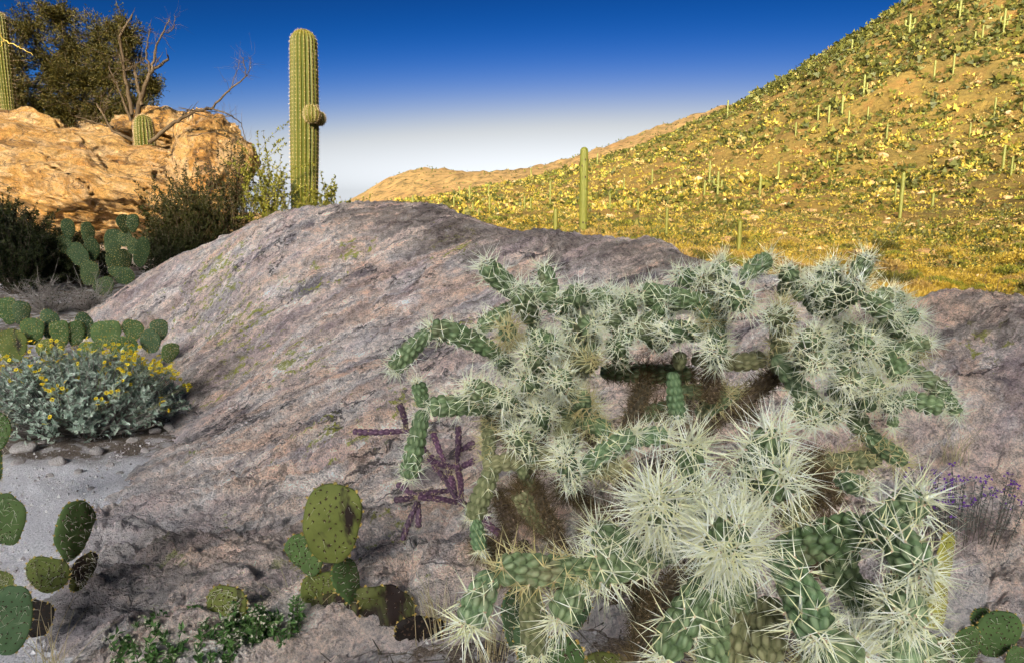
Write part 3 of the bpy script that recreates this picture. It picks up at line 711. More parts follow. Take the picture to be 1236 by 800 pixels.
def near_shrubs():
    rng = np.random.default_rng(11); foli = []; tw = []
    for k in range(8):
        mb = MB(); p, D, N = shrub_piece(rng, 1400, .2, .1); leaves(mb, p, D, N, rng.uniform(.08, .17, 1400), rng.uniform(.035, .08, 1400))
        foli.append(mb.build('foliage', [SHRUB_MATS[k % 4]], False))
        mb = MB()
        for j in range(16):
            d = rand_dirs(1, rng)[0]; d[2] = abs(d[2]) + .3; d /= np.linalg.norm(d); e = d * rng.uniform(.5, .95); mid = e * .5 + rng.normal(size=3) * .06
            tube(mb, [np.zeros(3), mid, e], [.03, .018, .006], 4)
        tw.append(mb.build('stems', [TWIG]))
    names = ['dark olive bush on the sunny slope beyond the boulder', 'golden yellow bush on the sunny slope beyond the boulder', 'straw-coloured dry bush on the sunny slope beyond the boulder', 'fresh green bush on the sunny slope beyond the boulder']
    for i, (px, py, s) in enumerate([(1130, 343, .55), (1180, 348, .75), (1228, 350, .6), (1060, 334, .45), (1000, 330, .4), (940, 322, .4), (1160, 322, .7), (1210, 318, .8), (1090, 318, .6), (880, 313, .45), (1140, 305, .8), (1195, 300, .9)]):
        q = hit(px, py, 12.5); k = (3, 1, 7, 3, 5, 2)[i % 6]
        root = thing('desert_bush', q, 'leafy ' + names[k % 4].replace('on the sunny slope beyond the boulder', 'in the dry grass just past the boulder edge'), 'bush', 'bushes in the grass past the boulder edge')
        f = link('foliage', foli[k], root, kind='stuff'); f.scale = (s, s, s * .9); f.rotation_euler = (0, 0, i)
        f = link('stems', tw[k], root); f.scale = (s, s, s); f.rotation_euler = (0, 0, i)
    n = 0; tries = 0
    while n < 270 and tries < 3000:
        tries += 1; px = rng.uniform(430, 1290); d = 12.5 + 58 * rng.random() ** 1.45
        u = (px - 618) / F; x = u * d * 1.0; z = t1(x, d); 
        k = int(rng.choice(8, p=np.array([.05, .25, .17, .10, .04, .22, .11, .06])))
        root = thing('desert_bush', (x, d, z), names[k % 4], 'bush', names[k % 4].split(' on ')[0] + ' group on the slope')
        s = rng.uniform(.45, 1.05) * (1.5 if rng.random() < .12 else 1) * (1 if d > 26 else .7); a = rng.uniform(0, 6.28)
        f = link('foliage', foli[k], root, kind='stuff'); f.scale = (s, s, s * rng.uniform(.75, 1.15)); f.rotation_euler = (0, 0, a)
        f = link('stems', tw[k], root); f.scale = (s, s, s); f.rotation_euler = (0, 0, a)
        n += 1
near_shrubs()
def far_scrub():
    rng = np.random.default_rng(13)
    N = 52000
    az = rng.uniform(R(-17), R(44), N); r = np.where(rng.random(N) < .45, np.exp(rng.uniform(math.log(40), math.log(430), N)), rng.uniform(60, 420, N))
    x = np.sin(az) * r; y = np.cos(az) * r; z = terrain(x, y)
    pat = fbm(np.stack([x * .035, y * .035, x * 0], 1), 3, 55); dens = sstep(-.5, .3, pat); keep = rng.random(N) < .4 + .6 * dens
    x, y, z, r, pat = x[keep], y[keep], z[keep], r[keep], pat[keep]; N = len(x)
    up = sstep(8, 60, z); dark = np.clip(.20 + .74 * up + pat * .4, .05, .95)  # vignette-like darkening uphill is painted through the mix of bush colours
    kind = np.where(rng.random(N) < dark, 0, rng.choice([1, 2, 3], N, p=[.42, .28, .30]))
    size = np.clip(rng.lognormal(-.75, .45, N), .15, 1.2) * np.where(kind == 0, 1.3, .85) * (1 + .5 * (r > 150)) * (1 + .35 * up)
    mb = MB()
    for k in range(4):
        for lo_, hi_, nl, q in ((0, 62, 44, .5), (62, 120, 26, .95), (120, 999, 11, 2.1)):
            sel = np.nonzero((kind == k) & (r >= lo_) & (r < hi_))[0]
            if not len(sel): continue
            p, D, Nn = shrub_piece(np.random.default_rng(k + 20), nl, .3, .2)
            a = rng.uniform(0, 6.28, len(sel)); c, s = np.cos(a)[:, None], np.sin(a)[:, None]      # every bush its own turn and squash
            def rot(A): return np.stack([A[None, :, 0] * c - A[None, :, 1] * s, A[None, :, 0] * s + A[None, :, 1] * c, np.broadcast_to(A[None, :, 2], (len(sel), nl))], -1)
            sc = size[sel][:, None, None]
            PP = (rot(p) + rng.normal(size=(len(sel), nl, 3)) * .14) * sc; PP[..., 2] = np.abs(PP[..., 2]) * rng.uniform(.7, 1.2, (len(sel), 1))
            PP = PP + np.stack([x[sel], y[sel], z[sel] - .05], 1)[:, None]
            L = (sc[..., 0] * rng.uniform(.22, .42, (len(sel), nl)) * q).ravel()[:, None]
            C = PP.reshape(-1, 3); d = rot(D).reshape(-1, 3); S = unit(np.cross(d, rot(Nn).reshape(-1, 3)))
            V = np.stack([C + S * L * .38, C - S * L * .38, C + d * L * .9], 1)
            mb.add(V.reshape(-1, 3), None, np.arange(len(C))[:, None] * 3 + np.arange(3), k)
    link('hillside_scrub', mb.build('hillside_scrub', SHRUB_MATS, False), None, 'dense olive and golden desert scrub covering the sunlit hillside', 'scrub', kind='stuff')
    M = 90000; az = rng.uniform(R(-16), R(44), M); r = 13 + 50 * rng.random(M) ** 1.6; x = np.sin(az) * r; y = np.cos(az) * r
    cl = fbm(np.stack([x * .5, y * .5, x * 0], 1), 2, 15); keep = rng.random(M) < sstep(-.4, .25, cl); x, y, r = x[keep], y[keep], r[keep]; M = len(x); z = terrain(x, y)
    h = rng.uniform(.06, .26, M); a = rng.uniform(0, 6.28, M); w = .010 + r * .0004; e = rng.normal(size=(M, 2)) * .13
    V = np.stack([np.stack([x + np.cos(a) * w, y + np.sin(a) * w, z - .02], 1), np.stack([x - np.cos(a) * w, y - np.sin(a) * w, z - .02], 1), np.stack([x + e[:, 0], y + e[:, 1], z + h], 1)], 1)
    mb = MB(); mb.add(V.reshape(-1, 3), None, np.arange(M)[:, None] * 3 + np.arange(3))
    gm = leaf_mat('golden_grass', [(.20, .14, .02), (.30, .22, .035), (.38, .30, .08)], .3)
    link('golden_grass', mb.build('golden_grass', [gm], False), None, 'fine golden dry grass on the valley floor beyond the boulder', 'grass', kind='stuff')
    # sparse bushes on the tan hills far behind
    M = 900; az = rng.uniform(R(-16), R(18), M); r = rng.uniform(520, 900, M); x = np.sin(az) * r; y = np.cos(az) * r; z = terrain(x, y); s = rng.uniform(.8, 2.0, M); mb = MB()
    for q in range(3):
        D = rand_dirs(M, rng); D[:, 2] = np.abs(D[:, 2]); S = unit(np.cross(D, rand_dirs(M, rng))); C = np.stack([x, y, z], 1) + rng.normal(size=(M, 3)) * .4
        V = np.stack([C + S * s[:, None] * .5, C - S * s[:, None] * .5, C + D * s[:, None]], 1); mb.add(V.reshape(-1, 3), None, np.arange(M)[:, None] * 3 + np.arange(3), 0)
    link('distant_scrub', mb.build('distant_scrub', [SHRUB_MATS[0]], False), None, 'sparse dark scrub dotting the far tan hills', 'scrub', kind='stuff')
    # pale outcrops between the bushes
    M = 800; az = rng.uniform(R(-14), R(42), M); r = np.exp(rng.uniform(math.log(30), math.log(330), M)); x = np.sin(az) * r; y = np.cos(az) * r; z = terrain(x, y)
    t = np.linspace(0, np.pi, 5); ph = np.linspace(0, 2 * np.pi, 7, endpoint=False)
    D = np.stack([np.sin(t)[:, None] * np.cos(ph), np.sin(t)[:, None] * np.sin(ph), np.broadcast_to(np.cos(t)[:, None], (5, 7))], -1).reshape(-1, 3)
    s = rng.lognormal(-1.3, .5, M) * np.clip(r / 90, .35, 1.6); V = D[None] * rng.uniform(.65, 1.2, (M, 35, 1)) * s[:, None, None] * np.array([1.2, 1, .65]) + np.stack([x, y, z], 1)[:, None]
    Fq = grid_faces(5, 7); mb = MB(); mb.add(V.reshape(-1, 3), (np.arange(M)[:, None, None] * 35 + Fq[None]).reshape(-1, 4))
    om = leaf_mat('hillside_rock', [(.16, .10, .045), (.25, .17, .085), (.36, .27, .16)], 0, .9)
    link('hillside_rocks', mb.build('hillside_rocks', [om], False), None, 'pale rocks scattered between the scrub on the hillside', 'rocks', kind='stuff')
far_scrub()
# ------------------------------------------------------------------ cholla
def stem_mat(name, lo, hi, tip, rough=.5):
    m, nt, b = mat(name); c = coords(nt)
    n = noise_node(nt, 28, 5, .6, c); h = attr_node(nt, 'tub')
    base = ramp(nt, h, [(.0, lo), (.45, hi), (.8, hi), (1.0, tip)]).outputs[0]  # groove shade and lighter bump tops are put into the skin colour
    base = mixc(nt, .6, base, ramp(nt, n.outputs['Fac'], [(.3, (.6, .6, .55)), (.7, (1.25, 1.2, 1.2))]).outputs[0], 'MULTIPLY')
    n2 = noise_node(nt, 16, 6, .7, c); old = ramp(nt, n2.outputs['Fac'], [(.56, g3(0)), (.66, g3(1))]).outputs[0]
    base = mixc(nt, math_node(nt, 'MULTIPLY', old, .5), base, (.20, .155, .09) if name != 'purple_cholla_skin' else (.16, .10, .09))
    oi = nt.nodes.new('ShaderNodeObjectInfo'); v = ramp(nt, oi.outputs['Random'], [(0, (.72, .78, .7)), (1, (1.25, 1.15, 1.15))])
    base = mixc(nt, 1, base, v.outputs[0], 'MULTIPLY')
    nt.links.new(base, b.inputs['Base Color']); b.inputs['Roughness'].default_value = rough; b.inputs['Specular IOR Level'].default_value = .3
    bump(nt, b, n.outputs['Fac'], .25, .002); return m
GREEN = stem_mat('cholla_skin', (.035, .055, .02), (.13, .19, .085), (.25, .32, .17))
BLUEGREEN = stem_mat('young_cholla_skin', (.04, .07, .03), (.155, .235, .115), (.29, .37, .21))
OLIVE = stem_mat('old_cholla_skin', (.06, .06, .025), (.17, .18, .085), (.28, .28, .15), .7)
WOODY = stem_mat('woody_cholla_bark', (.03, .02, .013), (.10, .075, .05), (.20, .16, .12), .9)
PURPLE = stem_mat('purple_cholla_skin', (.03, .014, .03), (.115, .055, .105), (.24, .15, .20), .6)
def spine_mat(name, cols, tr=.22):
    m = leaf_mat(name, cols, tr, .45); return m
CREAM = spine_mat('cream_spines', [(.84, .81, .46), (.92, .92, .70), (.95, .95, .88)])
PALE = spine_mat('pale_spines', [(.82, .83, .54), (.91, .92, .73), (.95, .95, .88)])
STRAW = spine_mat('straw_spines', [(.50, .40, .16), (.66, .57, .28), (.76, .72, .45)])
BROWN = spine_mat('dead_brown_spines', [(.07, .045, .02), (.14, .09, .04), (.24, .17, .08)], .1)
WOOL = noisy_mat('areole_wool', [(.3, (.50, .34, .22)), (.7, (.68, .52, .36))], 60)

def bez(p0, p1, bow, n):
    t = np.linspace(0, 1, n)[:, None]; mid = (p0 + p1) / 2 + bow
    return (1 - t) ** 2 * p0 + 2 * t * (1 - t) * mid + t ** 2 * p1
def joint_mesh(p0, p1, rad, seed, material, taper=(.72, .95), na=8, amp=.40, twist=.9, along=7, bow=None, around=6, tub_len=.78):
    """one cholla joint: an upright spiral of long tubercles; returns mesh, areole places, their normals, how near the tip"""
    rng = np.random.default_rng(seed)
    L = np.linalg.norm(p1 - p0); rows = max(3, int(round(L / (rad * tub_len))))
    ns = rows * along + 1; nc = na * around
    if bow is None: bow = rng.normal(size=3) * L * .05
    pts = bez(p0, p1, bow, ns); t, u, v = frames(pts)
    s = np.linspace(0, 1, ns)[:, None] * rows; th = np.linspace(0, 2 * np.pi, nc, endpoint=False)[None]
    ph = rng.uniform(0, 6.28)
    prof = taper[0] + (taper[1] + .05 - taper[0]) * np.sin(np.clip(s / rows * 1.35, 0, 1) * np.pi / 2)
    end = np.clip((s / rows - (1 - .9 * rad / L)) / (.9 * rad / L), 0, 1); prof = prof * np.sqrt(np.maximum(1 - end ** 2 * .97, .02))
    st = np.clip(1 - s / rows * L / (rad * .8), 0, 1); prof = prof * (1 - .35 * st ** 2)
    # tubercle lattice: row k shifted by half a step, whole lattice twisted
    a = (th + ph + twist * s / rows * L / (rad * 6)) / (2 * np.pi) * na
    f1 = np.full((ns, nc), 9.0); f2 = f1.copy()
    for k in range(-2, rows + 2):
        da0 = a - .5 * (k % 2)
        for sh in (0, 1):
            da = da0 - np.round(da0); da = da if sh == 0 else np.where(da > 0, da - 1, da + 1)
            dd = np.sqrt(da ** 2 + (.866 * (s - (k + .5))) ** 2)
            f2 = np.minimum(f2, np.maximum(f1, dd)); f1 = np.minimum(f1, dd)
    h = 1 - (1 - np.clip((f2 - f1) / .72, 0, 1)) ** 2.4
    rr = rad * prof * (1 - amp * (1 - h))
    V = pts[:, None] + rr[..., None] * (np.cos(th)[..., None] * u[:, None] + np.sin(th)[..., None] * v[:, None])
    V = np.vstack([V.reshape(-1, 3), pts[-1] + t[-1] * rad * .12]); Fq = grid_faces(ns, nc); j = np.arange(nc)
    T = np.stack([(ns - 1) * nc + j, (ns - 1) * nc + (j + 1) % nc, np.full(nc, ns * nc)], 1)
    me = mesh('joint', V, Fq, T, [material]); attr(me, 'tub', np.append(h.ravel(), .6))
    # areoles sit at the outer end of each tubercle
    B = []; N = []; tip = []
    for k in range(rows):
        sk = (k + .5 + .33) / rows; i = min(int(round(sk * (ns - 1))), ns - 1)
        for q in range(na):
            ang = ((q + .5 * (k % 2)) / na) * 2 * np.pi - ph - twist * (sk) * L / (rad * 6)
            n = math.cos(ang) * u[i] + math.sin(ang) * v[i]; pr = prof[i, 0]
            e = end[i, 0]
            B.append(pts[i] + n * rad * pr * .97); N.append(unit(n * (1 - .5 * e) + t[i] * (.45 + .8 * e))); tip.append(sk)
    for q in range(6):
        ang = q * 1.05; n = math.cos(ang) * u[-1] + math.sin(ang) * v[-1]; B.append(pts[-1] + n * rad * .25); N.append(unit(t[-1] + n * .5)); tip.append(1.0)
    return me, np.array(B), np.array(N), np.array(tip), t[-1]
def spine_mesh(B, N, tip, count, length, thick, material, seed, wool=True, dens=None, droop=0.0):
    rng = np.random.default_rng(seed); mb = MB()
    keep = rng.random(len(B)) < (np.ones(len(B)) if dens is None else dens)
    B, N, tip = B[keep], N[keep], tip[keep]
    if len(B) == 0: return None
    cnt = count
    b = np.repeat(B, cnt, 0); n = np.repeat(N, cnt, 0); tt = np.repeat(tip, cnt)
    D = unit(n * .62 + rand_dirs(len(b), rng) * .86); dot = (D * n).sum(1)
    D = unit(D + n * np.where(dot < .05, .3 - dot, 0)[:, None]); D[:, 2] -= droop; D = unit(D)
    L = length * rng.uniform(.4, 1.12, len(b)) * (.68 + .45 * tt ** 2)
    cones(mb, b, D, L, thick * rng.uniform(.7, 1.15, len(b)))
    if wool:
        for d in ((1, 0, 0), (0, 1, 0), (0, 0, 1)):
            pass
        W = np.concatenate([N[:, None] * 1.0, rand_dirs(len(B) * 4, rng).reshape(-1, 4, 3) * .85], 1) * thick * 3.4 + (B + N * thick * .6)[:, None]
        o = np.arange(len(B))[:, None] * 5
        Tt = np.concatenate([o + f for f in ([0, 1, 2], [0, 2, 3], [0, 3, 4], [0, 4, 1])])
        mb.add(W.reshape(-1, 3), None, Tt, 1)
    return mb.build('spines', [material, WOOL], False)
def cholla(name, label, joints, base, fruit=()):
    """joints: (x0,y0,d0, x1,y1,d1, radius, skin, spine kind)"""
    root = thing(name, base, label, 'cactus')
    off = np.asarray(base, float)
    SK = {'g': GREEN, 'b': BLUEGREEN, 'o': OLIVE, 'w': WOODY, 'p': PURPLE}
    for k, (x0, y0, d0, x1, y1, d1, rad, skin, sp) in enumerate(joints):
        rad *= .80 if d0 < .8 else (1.0 if skin == 'p' else .9)
        p0 = P(x0, y0, d0) - off; p1 = P(x1, y1, d1) - off
        wood = skin == 'w'; purp = skin == 'p'
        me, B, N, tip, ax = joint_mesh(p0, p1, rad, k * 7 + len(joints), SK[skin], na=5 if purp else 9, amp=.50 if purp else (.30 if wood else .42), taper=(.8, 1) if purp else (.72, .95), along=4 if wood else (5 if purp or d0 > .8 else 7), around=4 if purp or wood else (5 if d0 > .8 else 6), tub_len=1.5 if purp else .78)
        me.name = 'branch' if wood else 'joint'
        j = link(me.name, me, root)
        s = None
        if sp == 'C': s = spine_mesh(B, N, tip, 9, .045, .0008, CREAM, k, dens=.4 + .6 * tip)
        elif sp == 'c': s = spine_mesh(B, N, tip, 6 if d1 < .8 else 4, .042 if d1 < .8 else .036, .0008, CREAM, k, dens=.35 + .6 * tip ** 2)
        elif sp == 'p': s = spine_mesh(B, N, tip, 4, .031, .0007, PALE, k + 99, dens=.3 + .45 * tip)
        elif sp == 'P': s = spine_mesh(B, N, tip, 4, .026, .0007, PALE, k + 99, dens=.2 + .6 * tip ** 2)
        elif sp == 'y': s = spine_mesh(B, N, tip, 6, .036, .0008, STRAW, k + 55, dens=.55 + 0 * tip)
        elif sp == 's': s = spine_mesh(B, N, tip, 5, .024, .0006, CREAM, k + 33, dens=.12 + .75 * (tip > .8))
        elif sp == 'b': s = spine_mesh(B, N, tip, 8, .034, .0006, BROWN, k + 77)
        elif sp == 'm': s = spine_mesh(B, N, tip, 5, .038, .0008, CREAM, k + 11, dens=.2 + .7 * tip ** 2)
        elif sp == 'q': s = spine_mesh(B, N, tip, 4, .014, .0004, STRAW, k + 11, wool=False, dens=.5 + 0 * tip)
        if s is not None: link('spines', s, j, kind='stuff')
    for (x, y, d, rad, colr) in fruit:
        c = P(x, y, d) - off
        me, B, N, tip, ax = joint_mesh(c - [0, 0, rad * 1.2], c + [0, 0, rad * 1.2], rad, int(x), OLIVE, na=6, amp=.2)
        me.name = 'fruit'; link('fruit', me, root)
    return root
A = .019; Bq = .022
back = [
 # trunk and woody limbs
 (770, 900, 1.12, 775, 700, 1.15, .017, 'w', 'b'), (775, 705, 1.15, 760, 590, 1.14, .019, 'w', 'b'), (760, 600, 1.14, 700, 500, 1.10, .017, 'w', 'b'), (765, 600, 1.14, 860, 505, 1.12, .017, 'w', 'b'),
 (860, 510, 1.12, 945, 445, 1.10, .015, 'w', 'b'), (700, 505, 1.10, 660, 420, 1.08, .015, 'w', 'b'), (735, 560, 1.14, 780, 455, 1.14, .015, 'w', 'b'), (945, 450, 1.10, 1010, 420, 1.07, .020, 'o', 'y'),
 (700, 720, 1.08, 640, 590, 1.04, .017, 'w', 'b'), (640, 600, 1.04, 600, 505, 1.03, .017, 'o', 'b'), (660, 640, 1.06, 625, 590, 1.03, .02, 'o', 'b'), (900, 640, 1.12, 985, 550, 1.07, .02, 'o', 'b'),
 # left side
 (602, 428, 1.00, 518, 396, .97, A, 'g', 'P'), (520, 400, .97, 474, 448, .96, .017, 'g', 'P'),
 (645, 372, 1.03, 583, 318, 1.0, A, 'g', 'p'), (645, 390, 1.04, 627, 348, .95, A, 'g', 'p'), (620, 368, 1.06, 578, 396, 1.03, .016, 'g', 'p'), (620, 418, 1.02, 611, 397, .95, .015, 'g', 'y'),
 (660, 460, 1.02, 640, 428, .91, A, 'g', 'c'), (668, 372, 1.05, 655, 322, 1.06, .016, 'g', 'p'), (690, 380, 1.06, 636, 352, 1.04, A, 'g', 'p'), (672, 376, 1.04, 700, 352, .95, A, 'g', 'p'),
 (700, 362, 1.02, 740, 355, 1.02, .018, 'g', 'p'), (685, 390, 1.04, 716, 395, .94, A, 'g', 'c'), (752, 405, 1.06, 731, 378, .98, .018, 'g', 'p'), (680, 420, 1.05, 716, 438, .95, A, 'o', 'y'),
 (695, 475, 1.02, 675, 456, .92, A, 'g', 'c'), (650, 470, 1.0, 632, 457, .92, .018, 'g', 'c'), (632, 495, 1.02, 566, 468, .92, A, 'g', 'c'), (630, 500, 1.02, 609, 477, .92, .018, 'g', 'c'),
 (622, 490, 1.02, 516, 491, .98, A, 'g', 'P'), (511, 491, .98, 504, 460, .98, .014, 'g', 's'), (511, 495, .98, 492, 578, .96, .0175, 'g', 'P'),
 (645, 560, 1.02, 623, 522, .92, .018, 'g', 'c'), (640, 445, 1.04, 655, 400, 1.0, A, 'g', 'p'), (700, 430, 1.06, 690, 395, .99, A, 'g', 'p'), (740, 430, 1.08, 760, 400, 1.0, A, 'g', 'p'), (750, 440, 1.08, 742, 415, .98, .018, 'g', 'p'),
 (588, 560, 1.02, 590, 498, 1.03, .015, 'o', 'y'), (583, 562, 1.00, 682, 552, 1.0, A, 'o', 's'), (598, 558, 1.0, 570, 628, .98, A, 'o', 's'), (574, 625, .98, 580, 665, .95, .014, 'b', 's'),
 (690, 590, 1.0, 680, 556, .87, .017, 'g', 'c'), (692, 575, .96, 768, 524, .95, .018, 'b', 'm'), (758, 528, .96, 806, 524, .96, .017, 'b', 'm'), (690, 572, .98, 752, 562, .97, .017, 'o', 'y'), (672, 488, 1.02, 738, 522, 1.0, .017, 'g', 'y'),
 # dark limbs deep inside
 (725, 448, 1.16, 835, 452, 1.15, .020, 'g', 'b'), (755, 505, 1.16, 830, 490, 1.15, .020, 'g', 'b'), (812, 448, 1.06, 818, 505, 1.06, .016, 'b', 's'), (835, 432, 1.12, 925, 432, 1.10, .018, 'o', 's'), (840, 500, 1.12, 880, 475, 1.1, .018, 'g', 'y'),
 (820, 470, 1.14, 900, 480, 1.12, .018, 'g', 'y'),
 # middle top
 (890, 368, 1.06, 772, 352, 1.00, A, 'g', 'p'), (768, 400, 1.04, 802, 366, 1.0, .016, 'g', 'p'), (760, 385, 1.02, 755, 356, .99, .016, 'g', 'p'), (845, 405, 1.05, 805, 402, .94, A, 'g', 'c'), (870, 372, 1.03, 862, 440, .97, .017, 'g', 'p'),
 (866, 400, 1.03, 864, 424, .93, .016, 'g', 'c'), (872, 345, 1.02, 899, 366, .89, A, 'g', 'c'), (882, 355, 1.06, 868, 314, 1.05, .016, 'g', 'p'), (895, 336, 1.09, 930, 311, 1.1, .018, 'g', 'p'), (860, 348, 1.06, 818, 332, 1.02, .017, 'g', 'p'),
 (800, 420, 1.06, 770, 392, .99, .018, 'g', 'p'), (835, 350, 1.06, 850, 325, 1.04, .018, 'g', 'p'),
 (938, 450, 1.06, 944, 366, 1.03, A, 'o', 'y'), (955, 385, 1.05, 930, 380, .98, .017, 'o', 'p'),
 # right side
 (990, 380, 1.06, 962, 338, 1.06, .017, 'g', 'p'), (1005, 375, 1.06, 985, 345, 1.02, .017, 'g', 'p'), (1022, 365, 1.04, 1047, 310, 1.01, .017, 'g', 'p'), (995, 380, 1.02, 1037, 347, .91, A, 'g', 'c'),
 (970, 440, 1.02, 985, 404, .89, A, 'g', 'c'), (1040, 368, 1.02, 1078, 354, 1.02, .016, 'g', 'p'), (1045, 365, 1.0, 1078, 380, .94, .017, 'g', 'p'), (1070, 384, 1.02, 1110, 382, .99, .015, 'g', 'p'),
 (1080, 418, 1.02, 1124, 412, .99, .015, 'g', 'p'), (1020, 395, 1.02, 1046, 426, .89, A, 'g', 'c'), (975, 420, 1.0, 984, 442, .89, .018, 'g', 'c'), (1020, 430, 1.0, 1023, 462, .89, .018, 'g', 'c'), (1040, 450, 1.0, 1058, 472, .91, .018, 'g', 'c'),
 (1060, 420, 1.02, 1091, 456, .94, A, 'g', 'c'), (1095, 440, 1.04, 1145, 478, 1.0, .016, 'g', 'P'), (1142, 475, 1.0, 1157, 502, .98, .012, 'g', 'P'), (1085, 478, 1.02, 1140, 492, .99, .018, 'g', 'P'),
 (1040, 400, 1.04, 1090, 430, 1.0, A, 'g', 'p'), (1000, 400, 1.04, 1060, 405, .98, A, 'g', 'p'), (1010, 410, 1.05, 1010, 440, .95, A, 'g', 'p'), (1005, 455, 1.07, 1042, 522, 1.06, .020, 'g', 'P'), (1038, 515, 1.06, 1095, 558, 1.04, .018, 'g', 'y'),
 (935, 430, 1.0, 990, 500, .98, A, 'b', 'm'), (985, 500, .99, 1011, 500, .91, .017, 'g', 'c'), (960, 490, .98, 979, 510, .90, .017, 'g', 'c'), (970, 560, 1.08, 1065, 552, 1.06, .018, 'o', 'y'), (975, 555, 1.08, 955, 640, 1.1, .022, 'o', 'y'), (1078, 500, 1.0, 1077, 516, 1.0, .010, 'g', 's'),
 (640, 400, 1.04, 668, 420, .96, .018, 'g', 'p'), (655, 520, 1.03, 650, 495, .94, .018, 'g', 'c'), (960, 360, 1.05, 1000, 330, 1.08, .016, 'g', 'p'), (1060, 395, 1.03, 1095, 396, .97, .016, 'g', 'p'), (1000, 470, 1.04, 1060, 490, 1.0, .018, 'g', 'P')]
_r = random.Random(4)
for _k in range(46):
    _c = _r.choice([(600, 700, 360, 480), (690, 800, 360, 430), (960, 1080, 350, 470), (1000, 1100, 380, 480), (640, 720, 420, 540), (820, 960, 340, 400), (600, 700, 480, 560)])
    _x = _r.uniform(_c[0], _c[1]); _y = _r.uniform(_c[2], _c[3]); _a = _r.uniform(0, 6.28); _l = _r.uniform(20, 46)
    back.append((_x, _y, 1.08 + _r.uniform(-.03, .05), _x + math.cos(_a) * _l, _y + math.sin(_a) * _l * .8, 1.02 + _r.uniform(-.06, .06), _r.uniform(.014, .018), _r.choice('ggo'), _r.choice('ppcPy')))
for _k in range(26):                      # dead, brown-spined joints in the heart of the plant
    _c = _r.choice([(600, 790, 590, 760), (600, 790, 590, 760), (640, 860, 470, 560), (930, 1020, 560, 680)])
    _x = _r.uniform(_c[0], _c[1]); _y = _r.uniform(_c[2], _c[3]); _a = _r.uniform(0, 6.28); _l = _r.uniform(40, 90)
    back.append((_x, _y, 1.10 + _r.uniform(-.06, .12), _x + math.cos(_a) * _l, _y + math.sin(_a) * _l * .8, 1.08 + _r.uniform(-.08, .1), _r.uniform(.010, .015), 'w', 'b'))
front_j = [
 # stems from below
 (860, 960, .64, 862, 800, .64, .028, 'o', 'y'), (862, 815, .64, 852, 695, .63, .026, 'g', 's'), (868, 830, .66, 900, 730, .67, .026, 'o', 's'), (985, 960, .66, 975, 800, .64, .026, 'o', 'y'), (800, 960, .66, 770, 800, .69, .024, 'w', 'b'), (770, 810, .69, 825, 690, .70, .017, 'w', 'b'),
 (900, 740, .67, 880, 620, .68, .026, 'g', 'm'), (830, 700, .70, 890, 610, .70, .024, 'o', 'y'),
 # long arm to the left
 (835, 650, .70, 700, 690, .645, .025, 'g', 'c'), (712, 688, .645, 600, 687, .60, .021, 'g', 'y'), (592, 690, .60, 563, 757, .565, .0195, 'b', 'm'), (696, 700, .64, 672, 750, .62, .021, 'g', 'm'), (640, 700, .64, 648, 790, .66, .018, 'o', 's'), (770, 660, .66, 720, 640, .70, .020, 'g', 'c'),
 # centre
 (806, 650, .68, 789, 604, .54, .0225, 'g', 'C'), (842, 610, .69, 834, 536, .66, .019, 'g', 'c'), (872, 640, .64, 878, 668, .485, .0235, 'g', 'C'), (870, 625, .70, 936, 520, .62, .0235, 'g', 'c'), (880, 615, .70, 948, 576, .57, .021, 'g', 'c'),
 (860, 650, .66, 900, 610, .60, .022, 'g', 'c'), (820, 640, .68, 850, 600, .62, .022, 'g', 'c'),
 # right
 (925, 675, .66, 1045, 637, .605, .0255, 'g', 's'), (1022, 650, .63, 1010, 705, .66, .024, 'g', 's'), (1042, 655, .61, 1112, 598, .57, .020, 'b', 'm'), (1046, 632, .60, 1112, 690, .50, .0215, 'b', 'm'), (1015, 690, .66, 1060, 740, .62, .024, 'g', 'm'),
 (1080, 700, .60, 1092, 745, .49, .020, 'b', 'm'), (1075, 720, .60, 1085, 830, .58, .022, 'b', 'm'), (1060, 735, .62, 1120, 800, .58, .021, 'g', 'm'),
 (940, 668, .62, 988, 772, .515, .0235, 'b', 'm'), (985, 765, .53, 1040, 800, .52, .021, 'g', 'm'), (975, 800, .62, 1040, 770, .58, .022, 'g', 'c'),
 (1012, 578, .77, 1046, 590, .72, .016, 'b', 's'), (850, 700, .62, 800, 795, .58, .022, 'g', 'm'), (930, 720, .66, 925, 800, .63, .026, 'o', 's'), (1110, 760, .6, 1130, 830, .57, .02, 'g', 'm')]
cholla('cholla_cactus', 'sprawling grey-green cholla with pale starry spines spread against the boulder', back, (P(770, 900, 1.12)[0], 1.12, 0.0), [(684, 515, .99, .012, 0), (820, 435, 1.05, .012, 0), (632, 568, .99, .010, 0)])
cholla('cholla_cactus', 'near cholla with fat green joints and long bright cream and straw spines', front_j, (P(862, 960, .64)[0], .64, 0.0))
def cp(x, y): return 400 + .3 * x, 460 + .3 * y
pur = []
for (x0, y0, x1, y1) in ((522, 490, 520, 465), (520, 470, 502, 330), (502, 335, 510, 178), (500, 470, 430, 360), (430, 365, 398, 295), (495, 345, 385, 308), (455, 325, 408, 205), (515, 352, 575, 318), (515, 278, 578, 243), (495, 410, 468, 350),
                          (525, 492, 345, 465), (475, 440, 342, 462), (345, 465, 250, 476), (345, 462, 262, 408), (346, 480, 285, 640), (350, 486, 350, 590), (395, 300, 300, 195), (300, 198, 85, 202), (300, 190, 272, 88), (620, 560, 640, 525), (500, 470, 480, 380)):
    a = cp(x0, y0); b_ = cp(x1, y1); pur.append((*a, 1.62 + random.uniform(-.02, .02), *b_, 1.60 + random.uniform(-.04, .03), .0082, 'p', 'q'))
